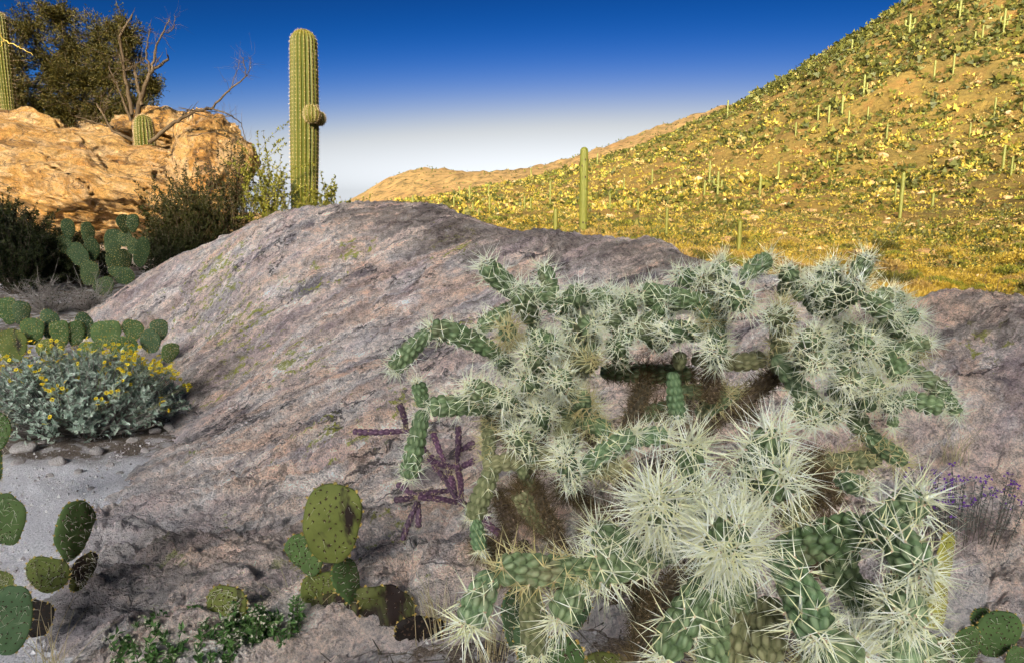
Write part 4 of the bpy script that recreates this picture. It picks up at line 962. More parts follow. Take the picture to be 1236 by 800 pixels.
pb = P(628, 735, 1.66); gz = max(t1(pb[0], pb[1]), float(BT(np.array([[pb[0], pb[1]]]))[0]))
pur.append((556, 604, 1.62, 612, 652, 1.64, .010, 'p', 'q')); pur.append((610, 650, 1.64, 628, 735, 1.66, .011, 'p', 'q'))
cholla('purple_cholla', 'thin purple-stemmed cholla with crossing bare joints in front of the boulder', pur, (pb[0], pb[1], gz))

# ------------------------------------------------------------------ prickly pears
def pad_mat(name, a, b_, scar=.0):
    m, nt, b = mat(name); c = coords(nt); n = noise_node(nt, 14, 5, .6, c); n2 = noise_node(nt, 5, 5, .65, c, .5)
    base = ramp(nt, n.outputs['Fac'], [(.35, a), (.65, b_)]).outputs[0]
    if scar > 0:
        s = ramp(nt, n2.outputs['Fac'], [(.62 - scar * .3, g3(0)), (.68 - scar * .3, g3(1))]).outputs[0]; base = mixc(nt, s, base, (.022, .014, .012))
    oi = nt.nodes.new('ShaderNodeObjectInfo'); v = ramp(nt, oi.outputs['Random'], [(0, (.75, .8, .75)), (1, (1.2, 1.12, 1.1))]); base = mixc(nt, 1, base, v.outputs[0], 'MULTIPLY')
    nt.links.new(base, b.inputs['Base Color']); b.inputs['Roughness'].default_value = .68; b.inputs['Specular IOR Level'].default_value = .15; bump(nt, b, n.outputs['Fac'], .5, .006); return m
PAD = {'n': pad_mat('shade_toned_green_pad', (.03, .052, .02), (.052, .08, .03), .1), 'o': pad_mat('olive_pad', (.085, .105, .022), (.15, .17, .045), .35), 'g': pad_mat('green_pad', (.055, .095, .03), (.095, .15, .05), .15), 'b': pad_mat('bluegreen_pad', (.05, .09, .04), (.085, .135, .065), .1),  # 'n' is the green skin darkened, shade put into its colour
       'd': pad_mat('decayed_pad', (.06, .065, .02), (.10, .11, .03), .55), 'y': pad_mat('yellow_pad', (.28, .28, .05), (.42, .40, .09), .2), 'k': pad_mat('dead_black_pad', (.010, .008, .007), (.022, .016, .014))}
AREOLE = noisy_mat('areole_dark', [(.3, (.035, .02, .015)), (.7, (.10, .06, .035))], 50)
GLOCH = noisy_mat('golden_glochids', [(.3, (.38, .24, .06)), (.7, (.6, .44, .12))], 50)
PADSP = spine_mat('pad_spines', [(.45, .36, .25), (.72, .66, .52), (.8, .77, .66)], .1)
def pad_mesh(w, h, th, seed, material, wrinkle=.0):
    """a flat egg-shaped pad standing on its narrow end, with areoles set in diagonal rows"""
    rng = np.random.default_rng(seed); nu, nv = 30, 22
    ph = np.linspace(0, 2 * np.pi, nu, endpoint=False); T = np.linspace(0, np.pi, nv)
    zz = (1 - np.cos(T)) / 2; half = np.sin(T) ** .78 * (.86 + .22 * zz) * .5; half = half * (1 - .18 * (1 - zz) ** 2)
    cx, sx = np.cos(ph), np.sin(ph); 
    X = half[:, None] * np.sign(cx) * np.abs(cx) ** .9 * w
    edge = np.sin(T) ** .6
    Y = (th / 2) * edge[:, None] * np.sign(sx) * np.abs(sx) ** .75
    Z = np.broadcast_to(zz[:, None] * h, X.shape)
    V = np.stack([X, Y, Z], -1).reshape(-1, 3)
    bend = rng.normal() * .10; V[:, 1] += bend * ((V[:, 0] / w) ** 2 + ((V[:, 2] - h / 2) / h) ** 2) * w
    V[:, 1] += fbm(V / w * 2.5 + seed, 3, seed) * (.035 + wrinkle) * w
    V += (fbm(V / w * 1.3 + seed + 5, 2, seed + 3) * .10 * w)[:, None] * np.array([1, 0, 1.0])
    me = mesh('pad', V, grid_faces(nv, nu), None, [material])
    B = []; N = []; edgeb = []
    step = .135
    Vg = V.reshape(nv, nu, 3)
    for side in (-1, 1):
        for a in range(-6, 7):
            for b in range(1, 14):
                x = (a + .5 * (b % 2)) * step * 1.05 + rng.normal() * .012; z = b * step * .62 + rng.normal() * .012
                if z > .97: continue
                hw = np.interp(z, zz, half)
                if abs(x) > hw * .86: continue
                i = int(np.argmin(np.abs(zz - z))); k = np.argmin(np.abs(Vg[i, :, 0] / w - x) + (np.sign(sx) != side) * 9)
                B.append(Vg[i, k]); N.append((0, side, .25))
    E = []
    for i in range(3, nv, 2):
        for k in (0, nu // 2): E.append((Vg[i, k], unit(np.array([cx[k] * np.sin(T[i]), 0, -np.cos(T[i]) + .2]))))
    return me, np.array(B), unit(np.array(N, float)), np.array([e[0] for e in E]), np.array([e[1] for e in E])
def pad_details(B, N, EB, EN, w, seed, spine=(2, .02), dark=True):
    rng = np.random.default_rng(seed); mb = MB(); s = min(.0050, w * .034)
    for BB, NN, m, q in ((B, N, 0 if dark else 2, 1.0), (EB, EN, 2, 1.25)):
        if not len(BB): continue
        for rep in range(2):
            W = np.concatenate([NN[:, None] * .9, rand_dirs(len(BB) * 4, rng).reshape(-1, 4, 3)], 1) * s * q + BB[:, None]
            o = np.arange(len(BB))[:, None] * 5; mb.add(W.reshape(-1, 3), None, np.concatenate([o + f for f in ([0, 1, 2], [0, 2, 3], [0, 3, 4], [0, 4, 1])]), m)
    if spine[0]:
        AB = np.concatenate([B, EB]); AN = np.concatenate([N, EN]); k = rng.random(len(AB)) < .75; AB, AN = AB[k], AN[k]
        b = np.repeat(AB, spine[0], 0); n = np.repeat(AN, spine[0], 0); D = unit(n + rand_dirs(len(b), rng) * .8 + np.array([0, 0, -.25]))
        cones(mb, b, D, spine[1] * rng.uniform(.4, 1.2, len(b)), max(.0005, spine[1] * .022), 1)
    return mb.build('spines', [AREOLE, PADSP, GLOCH], False)
def prickly_pear(label, pads, base, spine=(2, .02), dark=True, group=None):
    """pads: (centre x, centre y, distance, width px, height px, lean deg in the picture, turn deg, skin)"""
    root = thing('prickly_pear', base, label, 'cactus', group); off = np.asarray(base, float)
    for k, (px, py, d, w, h, lean, turn, skin) in enumerate(pads):
        m = mpp(px, py, d); sd = int(px * 3 + py * 7) % 9973
        W = w * m / max(.25, abs(math.cos(R(turn)))); H = h * m
        me, B, N, EB, EN = pad_mesh(W, H, min(.024, W * .17) if skin != 'k' else .012, sd, PAD[skin], .05 if skin in 'kd' else 0)
        o = link('pad', me, root)
        M = Matrix.Rotation(R(lean), 4, 'Y') @ Matrix.Rotation(R(turn), 4, 'Z') @ Matrix.Rotation(R(-8 + (sd % 13)), 4, 'X')
        c = Vector(P(px, py, d) - off); o.matrix_local = Matrix.Translation(c) @ M @ Matrix.Translation((0, 0, -H / 2))
        link('spines', pad_details(B, N, EB, EN, W, sd, spine if skin != 'k' else (0, 0), dark), o, kind='stuff')
    return root
def gbase(px, py, d): q = P(px, py, d); return (q[0], q[1], t1(q[0], q[1]))
prickly_pear('olive prickly pear clump with dark spots and rotting lower pads at the boulder foot',
 [(403, 632, 1.62, 76, 98, 3, 5, 'o'), (370, 668, 1.68, 54, 54, -12, -15, 'g'), (419, 700, 1.66, 18, 56, -20, 68, 'g'), (386, 712, 1.69, 46, 46, 6, 20, 'o'), (402, 746, 1.66, 62, 58, 0, -10, 'd'), (457, 742, 1.68, 86, 76, 12, 15, 'd'), (380, 792, 1.6, 56, 44, 10, 0, 'o'), (430, 790, 1.64, 70, 60, -8, 10, 'k'), (505, 765, 1.68, 60, 50, 25, 20, 'k')], gbase(420, 800, 1.62), (1, .02))
prickly_pear('single small round prickly pear pad lying low against the rock', [(275, 731, 1.60, 56, 50, 0, -8, 'o'), (285, 765, 1.60, 30, 34, 4, 20, 'd')], gbase(280, 790, 1.58), (2, .035))
prickly_pear('prickly pear with pads edged in golden bristles beside the pale grit',
 [(6, 628, 1.40, 40, 66, -4, 20, 'g'), (90, 641, 1.70, 21, 80, 9, 66, 'g'), (56, 694, 1.66, 54, 46, 18, 10, 'o'), (14, 748, 1.30, 50, 84, 8, 12, 'b'), (2, 704, 1.50, 34, 34, 0, 0, 'o'), (100, 690, 1.72, 10, 46, 12, 75, 'd'), (40, 745, 1.6, 50, 50, -10, 10, 'k')], gbase(30, 800, 1.45), (2, .022))
prickly_pear('prickly pear pad with white spines reaching in beside the flowering bush', [(-2, 520, 2.3, 28, 46, 6, 15, 'g'), (-14, 560, 2.35, 40, 50, -8, 0, 'g')], gbase(-10, 590, 2.35), (3, .03))
prickly_pear('smooth green prickly pear pads hiding under the near cholla',
 [(664, 800, .86, 92, 70, 4, 6, 'g'), (640, 770, .92, 42, 96, 6, 30, 'b'), (618, 745, .98, 26, 80, -4, 50, 'b'), (690, 740, 1.0, 50, 50, 8, 10, 'b'), (730, 810, .95, 60, 50, 10, 0, 'o')], gbase(670, 900, .9), (1, .015))
prickly_pear('dark green prickly pear pads at the foot of the rough grey rock', [(1167, 779, 1.35, 42, 54, -8, 12, 'g'), (1202, 766, 1.38, 48, 60, 10, -10, 'g'), (1184, 748, 1.42, 34, 30, 0, 15, 'g'), (1228, 800, 1.34, 34, 40, 12, 0, 'g')], gbase(1190, 830, 1.36), (1, .012))
prickly_pear('yellowing prickly pear pad behind the near cholla', [(1139, 682, 1.1, 34, 84, 10, 30, 'y'), (1128, 730, 1.12, 40, 60, -6, 10, 'y'), (1090, 775, 1.1, 60, 60, 0, 0, 'o'), (1130, 800, 1.1, 46, 70, 6, 20, 'o')], gbase(1120, 860, 1.1), (2, .02))
prickly_pear('upright prickly pear standing in shade between dark bushes and the boulder',
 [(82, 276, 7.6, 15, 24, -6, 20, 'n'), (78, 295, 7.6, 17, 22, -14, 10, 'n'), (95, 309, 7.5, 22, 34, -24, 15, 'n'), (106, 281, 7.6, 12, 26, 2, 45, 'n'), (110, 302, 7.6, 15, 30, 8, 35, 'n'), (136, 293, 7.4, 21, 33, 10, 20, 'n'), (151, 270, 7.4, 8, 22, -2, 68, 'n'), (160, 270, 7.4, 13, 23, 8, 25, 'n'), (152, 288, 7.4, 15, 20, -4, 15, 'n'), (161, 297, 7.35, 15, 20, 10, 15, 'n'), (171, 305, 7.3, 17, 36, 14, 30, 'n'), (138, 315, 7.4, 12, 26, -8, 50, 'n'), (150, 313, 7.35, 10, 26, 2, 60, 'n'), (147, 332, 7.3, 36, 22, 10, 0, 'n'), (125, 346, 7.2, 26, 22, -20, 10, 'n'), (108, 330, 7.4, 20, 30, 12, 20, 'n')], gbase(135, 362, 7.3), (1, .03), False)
prickly_pear('row of pale green prickly pear pads rising behind the yellow-flowered bush',
 [(9, 376, 4.4, 24, 32, -8, 20, 'g'), (26, 377, 4.4, 13, 28, 6, 50, 'b'), (38, 400, 4.3, 29, 32, 0, 10, 'g'), (59, 391, 4.4, 19, 36, 3, 30, 'b'), (72, 403, 4.3, 22, 32, -6, 20, 'g'), (91, 402, 4.35, 18, 30, 8, 30, 'g'), (102, 393, 4.4, 15, 32, -2, 45, 'b'), (127, 403, 4.3, 34, 32, 6, 5, 'g'), (160, 398, 4.35, 27, 25, 0, 5, 'g'), (192, 398, 4.4, 18, 27, 4, 30, 'b'), (205, 426, 4.3, 14, 26, 16, 45, 'g'), (15, 417, 4.2, 34, 44, -4, 10, 'o'), (182, 412, 4.35, 22, 28, -8, 20, 'b'), (150, 420, 4.25, 30, 32, 4, 10, 'g'), (60, 425, 4.2, 34, 34, 0, 0, 'o'), (110, 428, 4.2, 30, 34, 5, 12, 'g')], gbase(110, 450, 4.3), (2, .025), False)
# ------------------------------------------------------------------ bushes, trees, grasses
def leafy_bush(name, label, cat, base, dirs_fn, nstem, nleaf, L, W, lm, rng, wood=TWIG, srad=.006, wig=.12, group=None, sub=3):
    """stems fan out from the base; leaves sit along them. dirs_fn(rng) -> end point of a stem, relative to the base"""
    root = thing(name, base, label, cat, group); ms = MB(); ml = MB(); C = []; D = []
    for k in range(nstem):
        e = np.asarray(dirs_fn(rng), float); n = 7; t = np.linspace(0, 1, n)[:, None]; ln = np.linalg.norm(e)
        st = rng.normal(size=3) * ln * .03; st[2] = 0
        pts = st * (1 - t) + e * t + np.cumsum(rng.normal(size=(n, 3)), 0) * ln * wig * .25 * t; pts[:, 2] = np.maximum(pts[:, 2], .0)
        tube(ms, pts, np.linspace(srad, srad * .25, n), 4)
        segs = [pts]
        for q in range(sub):
            i = rng.integers(2, n - 1); d = unit(pts[i] - pts[i - 1]) + rng.normal(size=3) * .6; e2 = pts[i] + unit(d) * ln * rng.uniform(.15, .35)
            p2 = np.stack([pts[i], (pts[i] + e2) / 2 + rng.normal(size=3) * ln * .02, e2]); tube(ms, p2, [srad * .4, srad * .3, srad * .15], 3); segs.append(p2)
        for sg in segs:
            m = max(1, int(nleaf * (1 if sg is pts else .5))); f = rng.uniform(.25, 1, m) * (len(sg) - 1); i = np.minimum(f.astype(int), len(sg) - 2); fr = (f - i)[:, None]
            C.append(sg[i] * (1 - fr) + sg[i + 1] * fr); D.append(unit(unit(sg[i + 1] - sg[i]) * .6 + rand_dirs(m, rng)))
    C = np.concatenate(C); D = np.concatenate(D); n = len(C)
    if n: leaves(ml, C, D, rand_dirs(n, rng) + np.array([0, 0, .8]), L * rng.uniform(.6, 1.3, n), W * rng.uniform(.6, 1.3, n))
    link('stems', ms.build('stems', [wood]), root)
    if n: link('foliage', ml.build('foliage', [lm], False), root, kind='stuff')
    return root
DARKLEAF = leaf_mat('dark_leaves', [(.009, .014, .004), (.022, .030, .008), (.05, .058, .014)], .25)  # dark foliage, lowered further so deep shadow is painted into the leaves
CREO = leaf_mat('creosote_leaves', [(.07, .09, .015), (.16, .18, .03), (.27, .27, .05)], .35)
MESQ = leaf_mat('mesquite_leaves', [(.02, .024, .006), (.045, .045, .01), (.10, .085, .02)], .2)
GREYTWIG = noisy_mat('grey_twigs', [(.3, (.16, .13, .11)), (.7, (.34, .30, .27))], 18, .9, (.4, .004))
DEADWOOD = noisy_mat('dead_wood', [(.3, (.035, .026, .017)), (.6, (.075, .058, .040)), (.8, (.13, .105, .08))], 9, .9, (.5, .01), stretch=(1, 1, .3))
YTWIG = noisy_mat('yellow_twig', [(.3, (.30, .24, .06)), (.7, (.45, .36, .10))], 9)
def dome(rx, ry, h, flat=.15):
    def f(rng):
        a = rng.uniform(0, 6.28); q = math.sqrt(rng.random()); z = h * (math.sqrt(max(0, 1 - q * q)) * (1 - flat) + flat) * rng.uniform(.7, 1.05)
        return (math.cos(a) * q * rx, math.sin(a) * q * ry, z)
    return f
rg = np.random.default_rng(101)
def bush(px, py, d, wpx, hpx, label, nstem, nleaf, L, W, lm, name='bush', cat='bush', wood=TWIG, flat=.15, **k):
    b_ = gbase(px, py, d); m = mpp(px, py, d); top = P(px, py - hpx, d)[2]; h = max(.15, top - b_[2])
    return leafy_bush(name, label, cat, b_, dome(wpx * m / 2, wpx * m / 2.4, h, flat), nstem, nleaf, L, W, lm, rg, wood, **k)
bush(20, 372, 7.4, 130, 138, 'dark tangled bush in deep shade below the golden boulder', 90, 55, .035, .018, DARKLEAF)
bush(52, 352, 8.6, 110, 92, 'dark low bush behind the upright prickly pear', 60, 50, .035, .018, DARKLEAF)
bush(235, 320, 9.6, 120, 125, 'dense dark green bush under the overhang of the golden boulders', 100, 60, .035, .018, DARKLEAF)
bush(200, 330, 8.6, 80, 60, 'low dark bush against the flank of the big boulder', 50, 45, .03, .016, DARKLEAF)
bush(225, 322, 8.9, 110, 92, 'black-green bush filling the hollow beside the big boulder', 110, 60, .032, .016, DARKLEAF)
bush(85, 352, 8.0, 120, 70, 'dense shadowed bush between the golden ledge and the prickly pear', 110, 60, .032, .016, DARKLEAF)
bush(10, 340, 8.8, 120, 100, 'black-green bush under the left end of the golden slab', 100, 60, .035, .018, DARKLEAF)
bush(285, 300, 9.4, 60, 130, 'upright dark bush beside the leafy shrub stems', 50, 50, .034, .018, DARKLEAF, flat=.5)
bush(322, 290, 9.2, 50, 122, 'tall open leafy shrub with slender stems left of the tall saguaro', 16, 70, .04, .022, CREO, 'tall_shrub', 'shrub', flat=.6, sub=6)
bush(345, 285, 9.0, 46, 70, 'short leafy shrub growing behind the boulder ridge', 16, 55, .035, .02, CREO, 'tall_shrub', 'shrub', flat=.5)
bush(385, 275, 9.0, 70, 58, 'yellow-green sprawling shrub at the foot of the tall saguaro', 70, 80, .035, .02, CREO, 'tall_shrub', 'shrub', flat=.3)
bush(420, 268, 9.6, 46, 36, 'small yellow-green shrub showing over the boulder crest', 40, 70, .035, .02, CREO, 'tall_shrub', 'shrub', flat=.3)
bush(60, 372, 6.4, 100, 40, 'leafless grey twiggy bush behind the prickly pear pads', 70, 0, .02, .01, DARKLEAF, 'twiggy_bush', wood=GREYTWIG, srad=.005, sub=5, wig=.3)
bush(110, 365, 6.6, 90, 36, 'leafless tangle of grey twigs beside the upright prickly pear', 50, 0, .02, .01, DARKLEAF, 'twiggy_bush', wood=GREYTWIG, srad=.005, sub=5, wig=.3)
bush(1225, 372, 9.0, 60, 30, 'spiky pale green plant peeping over the rock crest by the hillside', 24, 14, .05, .012, CREO, 'tall_shrub', 'shrub')

# dark scrubby tree and the bare dead tree on the golden boulder
def scrub_tree():
    Y = 14.2; base = P(95, 150, Y); root = thing('mesquite_tree', base, 'dark scrubby desert tree with fine leaves growing on the golden boulders', 'tree')
    rng = np.random.default_rng(5); ms = MB(); ml = MB(); m = mpp(95, 100, Y)
    C = []; D = []
    clumps = [(20, 110, 38, 34), (60, 80, 42, 40), (40, 40, 34, 30), (72, 20, 26, 26), (105, 110, 46, 34), (145, 70, 34, 50), (150, 40, 22, 26), (60, 130, 55, 20), (125, 135, 40, 18), (178, 108, 22, 26), (10, 75, 22, 40), (90, 60, 30, 30), (135, 95, 40, 40), (30, 140, 45, 18), (85, 140, 50, 18), (150, 130, 40, 22), (110, 85, 40, 40), (0, 110, 30, 40), (75, 100, 45, 40), (120, 50, 28, 36)]
    tr = []
    for j in range(5):
        t = np.linspace(0, 1, 6)[:, None]; e = P(40 + j * 28, 95 - 8 * (j % 3), Y) - base; pts = e * t + np.cumsum(rng.normal(size=(6, 3)), 0) * .05 * t + np.array([(j - 2) * .12, 0, -.1]) * (1 - t)
        tube(ms, pts, np.linspace(.07, .03, 6), 7); tr.append(pts)
    tl = MB()
    for (px, py, rx, ry) in clumps:
        c = P(px, py, Y) - base; rx *= m; ry *= m
        src = min((p for tr_ in tr for p in tr_[2:]), key=lambda p: np.linalg.norm(p - c))
        tube(ms, [src, (src + c) / 2 + rng.normal(size=3) * .06, c], [.03, .02, .012], 5)
        for q in range(26):
            d = rand_dirs(1, rng)[0]; e = c + d * np.array([rx, rx * .9, ry]) * rng.uniform(.55, 1.45); mid = (c + e) / 2 + rng.normal(size=3) * .07
            tube(tl, [c, mid, e], [.010, .007, .003], 3)
            n = 150; f = rng.uniform(.15, .85, n)[:, None]; pt = (1 - f) ** 2 * c + 2 * f * (1 - f) * mid + f ** 2 * e + rng.normal(size=(n, 3)) * .055
            C.append(pt); D.append(unit(d + rand_dirs(n, rng)))
    C = np.concatenate(C); D = np.concatenate(D); n = len(C); leaves(ml, C, D, rand_dirs(n, rng), rng.uniform(.035, .075, n), rng.uniform(.014, .028, n))
    link('trunk', ms.build('trunk', [DEADWOOD]), root); link('branches', tl.build('branches', [TWIG]), root); link('crown', ml.build('crown', [MESQ], False), root, kind='stuff')
scrub_tree()
def polybranch(name, label, lines, Y, wood, root_px, twig=True, cat='tree'):
    base = P(*root_px, Y); root = thing(name, base, label, cat); rng = np.random.default_rng(len(lines))
    for ln, r0, r1 in lines:
        pts = np.array([P(.375 * x, .375 * y, Y + .12 * math.sin(x * .05)) for x, y in ln]) - base
        t = np.linspace(0, len(pts) - 1, len(pts) * 5); i = np.minimum(t.astype(int), len(pts) - 2); f = (t - i)[:, None]; f = f * f * (3 - 2 * f) * .4 + f * .6
        q = pts[i] * (1 - f) + pts[i + 1] * f + rng.normal(size=(len(t), 3)) * .008
        mb = MB(); r0 *= .72; r1 *= .72; tube(mb, q, np.linspace(r0, r1, len(q)), 7)
        if twig:
            for k in range(int(5 + 9 * (r0 < .04))):
                j = rng.integers(len(q) // 3, len(q)); d = unit(rng.normal(size=3) + np.array([0, 0, .5])); l = rng.uniform(.08, .3)
                e = q[j] + d * l; tube(mb, [q[j], (q[j] + e) / 2 + rng.normal(size=3) * .03, e], [r1 * .6, r1 * .45, r1 * .2], 4)
                e2 = e + unit(d + rng.normal(size=3) * .8) * l * .6; tube(mb, [(q[j] + e) / 2, e2], [r1 * .35, r1 * .15], 3)
        link('branch', mb.build('branch', [wood]), root)
    return root
polybranch('dead_tree', 'bare dead tree with twisted grey-brown branches above the young saguaro',
 [([(435, 470), (445, 350), (470, 270), (490, 225), (545, 190)], .075, .03), ([(425, 370), (400, 230), (385, 120), (425, 50)], .055, .02), ([(440, 445), (400, 330), (350, 215)], .045, .014), ([(455, 340), (440, 260), (428, 205)], .05, .035),
  ([(490, 230), (503, 150), (545, 65)], .04, .010), ([(480, 235), (470, 160), (485, 95)], .03, .009), ([(440, 460), (360, 420), (310, 335)], .05, .016), ([(400, 420), (320, 400), (240, 375)], .03, .01), ([(535, 110), (560, 90), (566, 55)], .014, .006)], 13.2, DEADWOOD, (164, 172))
polybranch('dead_branch', 'long bare forked branch reaching out over the sunlit boulder into the sky',
 [([(480, 460), (560, 395), (620, 362), (680, 350)], .05, .028), ([(680, 350), (740, 290), (795, 245), (780, 185)], .026, .008), ([(795, 245), (808, 205), (802, 185)], .010, .005), ([(680, 350), (740, 372), (775, 395), (795, 470)], .020, .006), ([(620, 362), (680, 380), (745, 375)], .018, .007), ([(740, 290), (765, 230), (770, 195)], .009, .004), ([(600, 440), (690, 425), (785, 470)], .016, .006)], 12.0, DEADWOOD, (180, 172), True, 'branch')
polybranch('yellow_twig', 'thin yellow twig crossing in front of the saguaro behind the scrubby tree', [([(-10, 95), (12, 130), (60, 152), (105, 178)], .016, .008), ([(12, 130), (-8, 175)], .010, .006)], 13.0, YTWIG, (3, 75), False, 'twig')

# brittlebush with grey-green leaves and yellow flowers
def brittlebush():
    d = 3.55; base = np.array(gbase(102, 526, d)); m = mpp(102, 480, d); root = thing('brittlebush', base, 'rounded silvery grey-green bush dotted with small yellow flowers beside the pale grit', 'bush')
    rng = np.random.default_rng(9); rx, h = 124 * m, 98 * m
    ms, ml, mf = MB(), MB(), MB()
    C = []; D = []; N = []; LL = []
    for k in range(1300):
        a = rng.uniform(0, 6.28); q = math.sqrt(rng.random()); rr = rng.uniform(.72, 1.03)
        z = h * math.sqrt(max(0, 1 - (q * .98) ** 2)) * rr; z = max(z, .05 + .05 * rng.random()); e = np.array([math.cos(a) * q * rx * rr, math.sin(a) * q * rx * .8 * rr, z])
        st = e * np.array([.12, .12, 0]); mid = (st + e) / 2 + rng.normal(size=3) * .03 + np.array([e[0] * .15, e[1] * .15, -.02])
        t = np.linspace(0, 1, 5)[:, None]; pts = (1 - t) ** 2 * st + 2 * t * (1 - t) * mid + t ** 2 * e; tube(ms, pts, np.linspace(.004, .0016, 5), 3)
        ax = unit(pts[-1] - pts[-2]); nl = 9
        for q_ in range(nl):
            u = rng.uniform(.0, .06) if q_ < 6 else rng.uniform(.06, .16); b_ = e - ax * u; dd = unit(rand_dirs(1, rng)[0] + ax * .55 + np.array([0, 0, .25])); C.append(b_); D.append(dd); N.append(ax + rng.normal(size=3) * .2); LL.append(rng.uniform(.020, .040))
    leaves(ml, np.array(C), np.array(D), np.array(N), np.array(LL), np.array(LL) * .52, fold=.12)
    F_, FN = [], []
    for k in range(170):
        a = rng.uniform(0, 6.28); q = math.sqrt(rng.random()); right = .5 + .5 * math.cos(a) * q
        if rng.random() > .25 + .75 * right: continue
        e = np.array([math.cos(a) * q * rx * 1.05, math.sin(a) * q * rx * .8, h * math.sqrt(max(.02, 1 - (q * .95) ** 2)) * rng.uniform(.78, 1.05) + rng.uniform(.0, .08)]); st = e * np.array([.7, .7, .65])
        mid = (st + e) / 2 + rng.normal(size=3) * .02; t = np.linspace(0, 1, 5)[:, None]; tube(ms, (1 - t) ** 2 * st + 2 * t * (1 - t) * mid + t ** 2 * e, [.0016] * 5, 3, 1)
        for w in range(rng.integers(1, 5)):
            f = e + rng.normal(size=3) * .022 * (w > 0); F_.append(f); FN.append(unit(np.array([0, -.4, .8]) + rng.normal(size=3) * .45)); 
            if w: tube(ms, [e - np.array([0, 0, .03]), f], [.0012, .001], 3, 1)
    F_ = np.array(F_); FN = np.array(FN)
    a = np.where(np.abs(FN[:, 2:3]) < .9, np.array([[0, 0, 1.0]]), np.array([[1.0, 0, 0]])); U = unit(np.cross(FN, a)); Vv = np.cross(FN, U)
    for k in range(9):
        t = 2 * np.pi * k / 9; dd = U * math.cos(t) + Vv * math.sin(t); leaves(mf, F_ + dd * .003, dd + FN * .15, FN, rng.uniform(.008, .0115, len(F_)), .006, 0, .05)
    W = np.concatenate([FN[:, None] * .8, U[:, None], Vv[:, None], -U[:, None], -Vv[:, None]], 1) * .0048 + (F_ + FN * .001)[:, None]; o = np.arange(len(F_))[:, None] * 5
    mf.add(W.reshape(-1, 3), None, np.concatenate([o + f for f in ([0, 1, 2], [0, 2, 3], [0, 3, 4], [0, 4, 1])]), 1)
    SILV = leaf_mat('silver_leaves', [(.20, .26, .19), (.34, .41, .32), (.52, .58, .48)], .2, .7)
    STK = noisy_mat('flower_stalk', [(.3, (.26, .28, .10)), (.7, (.42, .42, .2))], 20); YEL = leaf_mat('yellow_petals', [(.66, .46, .01), (.80, .62, .02), (.86, .72, .05)], .2); EYE = noisy_mat('flower_eye', [(.3, (.45, .24, .01)), (.7, (.6, .36, .02))], 60)
    link('stems', ms.build('stems', [GREYTWIG, STK]), root); link('leaves', ml.build('leaves', [SILV], False), root, kind='stuff'); link('flowers', mf.build('flowers', [YEL, EYE], False), root, kind='stuff')
brittlebush()

# low herb with cream flower heads at the rock's foot
def herb(px, py, d, wpx, hpx, label, nst, lm, fl, seed, name='flowering_herb', L=.016, W=.007, heads=5, hs=.0035, lift=0):
    rng = np.random.default_rng(seed); q = on_boulder(px, py) if lift else np.array(gbase(px, py, d)); root = thing(name, q, label, 'plant'); m = mpp(px, py, d)
    ms, ml, mf = MB(), MB(), MB(); C = []; D = []; H = []
    for k in range(nst):
        e = np.array([rng.uniform(-.5, .5) * wpx * m, rng.uniform(-.25, .25) * wpx * m, hpx * m * rng.uniform(.45, 1.05)]); st = e * np.array([.75, .8, 0]); mid = (st + e) / 2 + rng.normal(size=3) * .012
        t = np.linspace(0, 1, 6)[:, None]; pts = (1 - t) ** 2 * st + 2 * t * (1 - t) * mid + t ** 2 * e; tube(ms, pts, np.linspace(.0016, .0008, 6), 3)
        n = 26; f = rng.uniform(.25, 1, n)[:, None]; C.append((1 - f) ** 2 * st + 2 * f * (1 - f) * mid + f ** 2 * e); D.append(unit(rand_dirs(n, rng) + np.array([0, 0, .5])))
        for w in range(heads): H.append(e + rng.normal(size=3) * .008 * np.array([1, 1, .6]))
    C = np.concatenate(C); D = np.concatenate(D); leaves(ml, C, D, rand_dirs(len(C), rng) + np.array([0, 0, .6]), L * rng.uniform(.6, 1.3, len(C)), W)
    H = np.array(H)
    for r in range(2):
        W_ = np.concatenate([rand_dirs(len(H) * 5, rng).reshape(-1, 5, 3)], 1) * hs + H[:, None]; o = np.arange(len(H))[:, None] * 5
        mf.add(W_.reshape(-1, 3), None, np.concatenate([o + f for f in ([0, 1, 2], [0, 2, 3], [0, 3, 4], [0, 4, 1])]))
    link('stems', ms.build('stems', [TWIG]), root); link('leaves', ml.build('leaves', [lm], False), root, kind='stuff'); link('flowers', mf.build('flowers', [fl], False), root, kind='stuff')
HERB = leaf_mat('herb_leaves', [(.05, .11, .03), (.10, .20, .05), (.18, .28, .09)], .3); CREAMF = leaf_mat('cream_florets', [(.5, .46, .34), (.7, .66, .5)], .1); PURF = leaf_mat('purple_florets', [(.16, .04, .34), (.28, .08, .52)], .15); GREYH = leaf_mat('grey_herb_leaves', [(.14, .14, .12), (.25, .25, .21)], .2)
herb(235, 806, 1.50, 165, 62, 'low green herb with clustered cream flower heads below the small round pad', 85, HERB, CREAMF, 3, L=.02, W=.010, lift=1)
herb(318, 795, 1.56, 90, 70, 'grey-green herb with cream flower heads beside the olive prickly pear', 50, HERB, CREAMF, 4, L=.02, W=.009, lift=1)
herb(1158, 652, 2.0, 110, 84, 'wispy plant with tiny purple flowers growing on the rough rock beside the cholla', 46, GREYH, PURF, 6, 'purple_flowers', .012, .005, 4, .0045, 1)
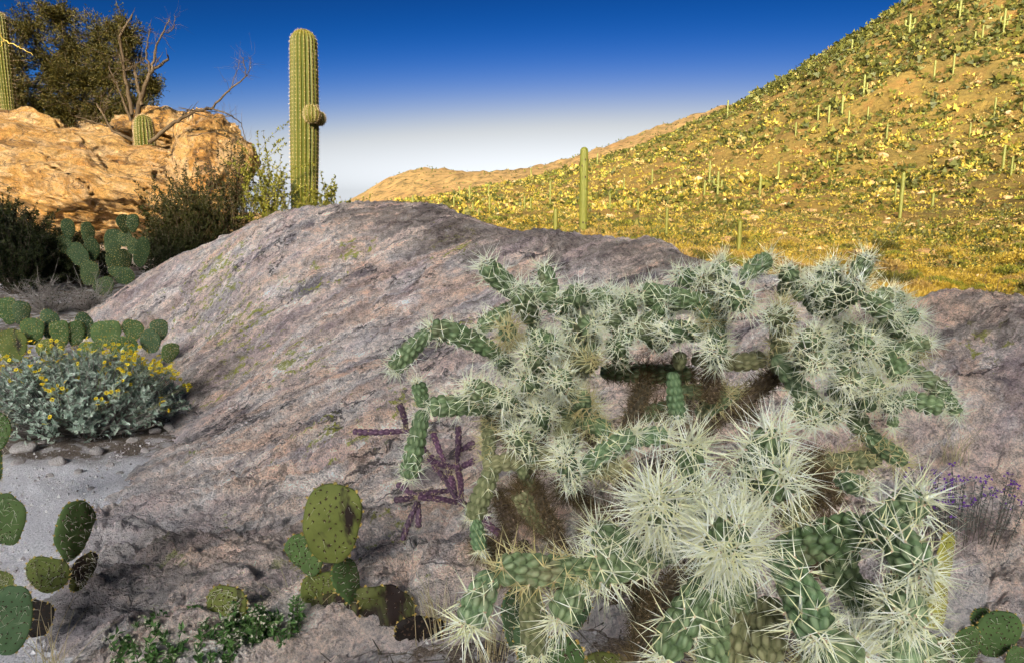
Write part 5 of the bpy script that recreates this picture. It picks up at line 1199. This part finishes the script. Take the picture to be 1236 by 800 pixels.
def grass(px, py, d, label, n, hpx, spread, lean, seed, lm, boulder_=False):
    rng = np.random.default_rng(seed); q = on_boulder(px, py) if boulder_ else np.array(gbase(px, py, d)); root = thing('grass_tuft', q, label, 'grass'); m = mpp(px, py, d); mb = MB()
    for k in range(n):
        st = rng.normal(size=3) * np.array([.02, .02, 0]); h = hpx * m * rng.uniform(.5, 1.05); e = np.array([rng.normal() * spread * h + lean * h, rng.normal() * spread * h, h]); mid = np.array([e[0] * .25, e[1] * .25, h * .65]); t = np.linspace(0, 1, 7)[:, None]
        pts = st + 2 * t * (1 - t) * mid + t ** 2 * e; tube(mb, pts, np.linspace(.0013, .0004, 7), 3)
    link('blades', mb.build('blades', [lm]), root, kind='stuff')
DRY = leaf_mat('dry_grass', [(.40, .31, .15), (.58, .48, .27), (.7, .62, .42)], .2)
grass(528, 725, 1.7, 'tall dry straw grass tuft in front of the purple cholla', 46, 85, .22, -.08, 1, DRY); grass(365, 735, 1.7, 'dry straw grass behind the olive prickly pear', 60, 75, .45, -.2, 2, DRY); grass(62, 815, 1.45, 'long curling dry grass blades over the bristly prickly pear', 26, 120, .35, -.1, 3, DRY)
grass(590, 690, 1.6, 'thin dry grass between the purple cholla and the sprawling cholla', 30, 80, .2, .05, 4, DRY); grass(1150, 560, 2.0, 'yellowed dry grass wisps behind the right arms of the cholla', 24, 60, .4, .0, 5, DRY, True)
def litter():
    """fallen spines, sticks and dead joints below the chollas"""
    rng = np.random.default_rng(21); mb = MB(); n = 1500
    x = rng.uniform(-.55, 1.15, n); y = rng.uniform(.75, 1.85, n); z = terrain(x, y) + rng.uniform(0, .05, n); a = rng.uniform(0, 6.28, n); D = unit(np.stack([np.cos(a), np.sin(a), rng.normal(size=n) * .35], 1)); L = rng.uniform(.02, .12, n)
    cones(mb, np.stack([x, y, z], 1), D, L, rng.uniform(.0008, .003, n))
    n = 6000; c = np.stack([rng.uniform(-.3, .9, n), rng.uniform(.85, 1.45, n), np.abs(rng.normal(size=n)) * .10], 1); c[:, 2] += terrain(c[:, 0], c[:, 1]); cones(mb, c, rand_dirs(n, rng), rng.uniform(.02, .045, n), .0007, 1)
    link('cactus_litter', mb.build('cactus_litter', [TWIG, BROWN], False), None, 'dead brown spines and sticks littering the ground under the chollas', 'litter', kind='stuff')
litter()
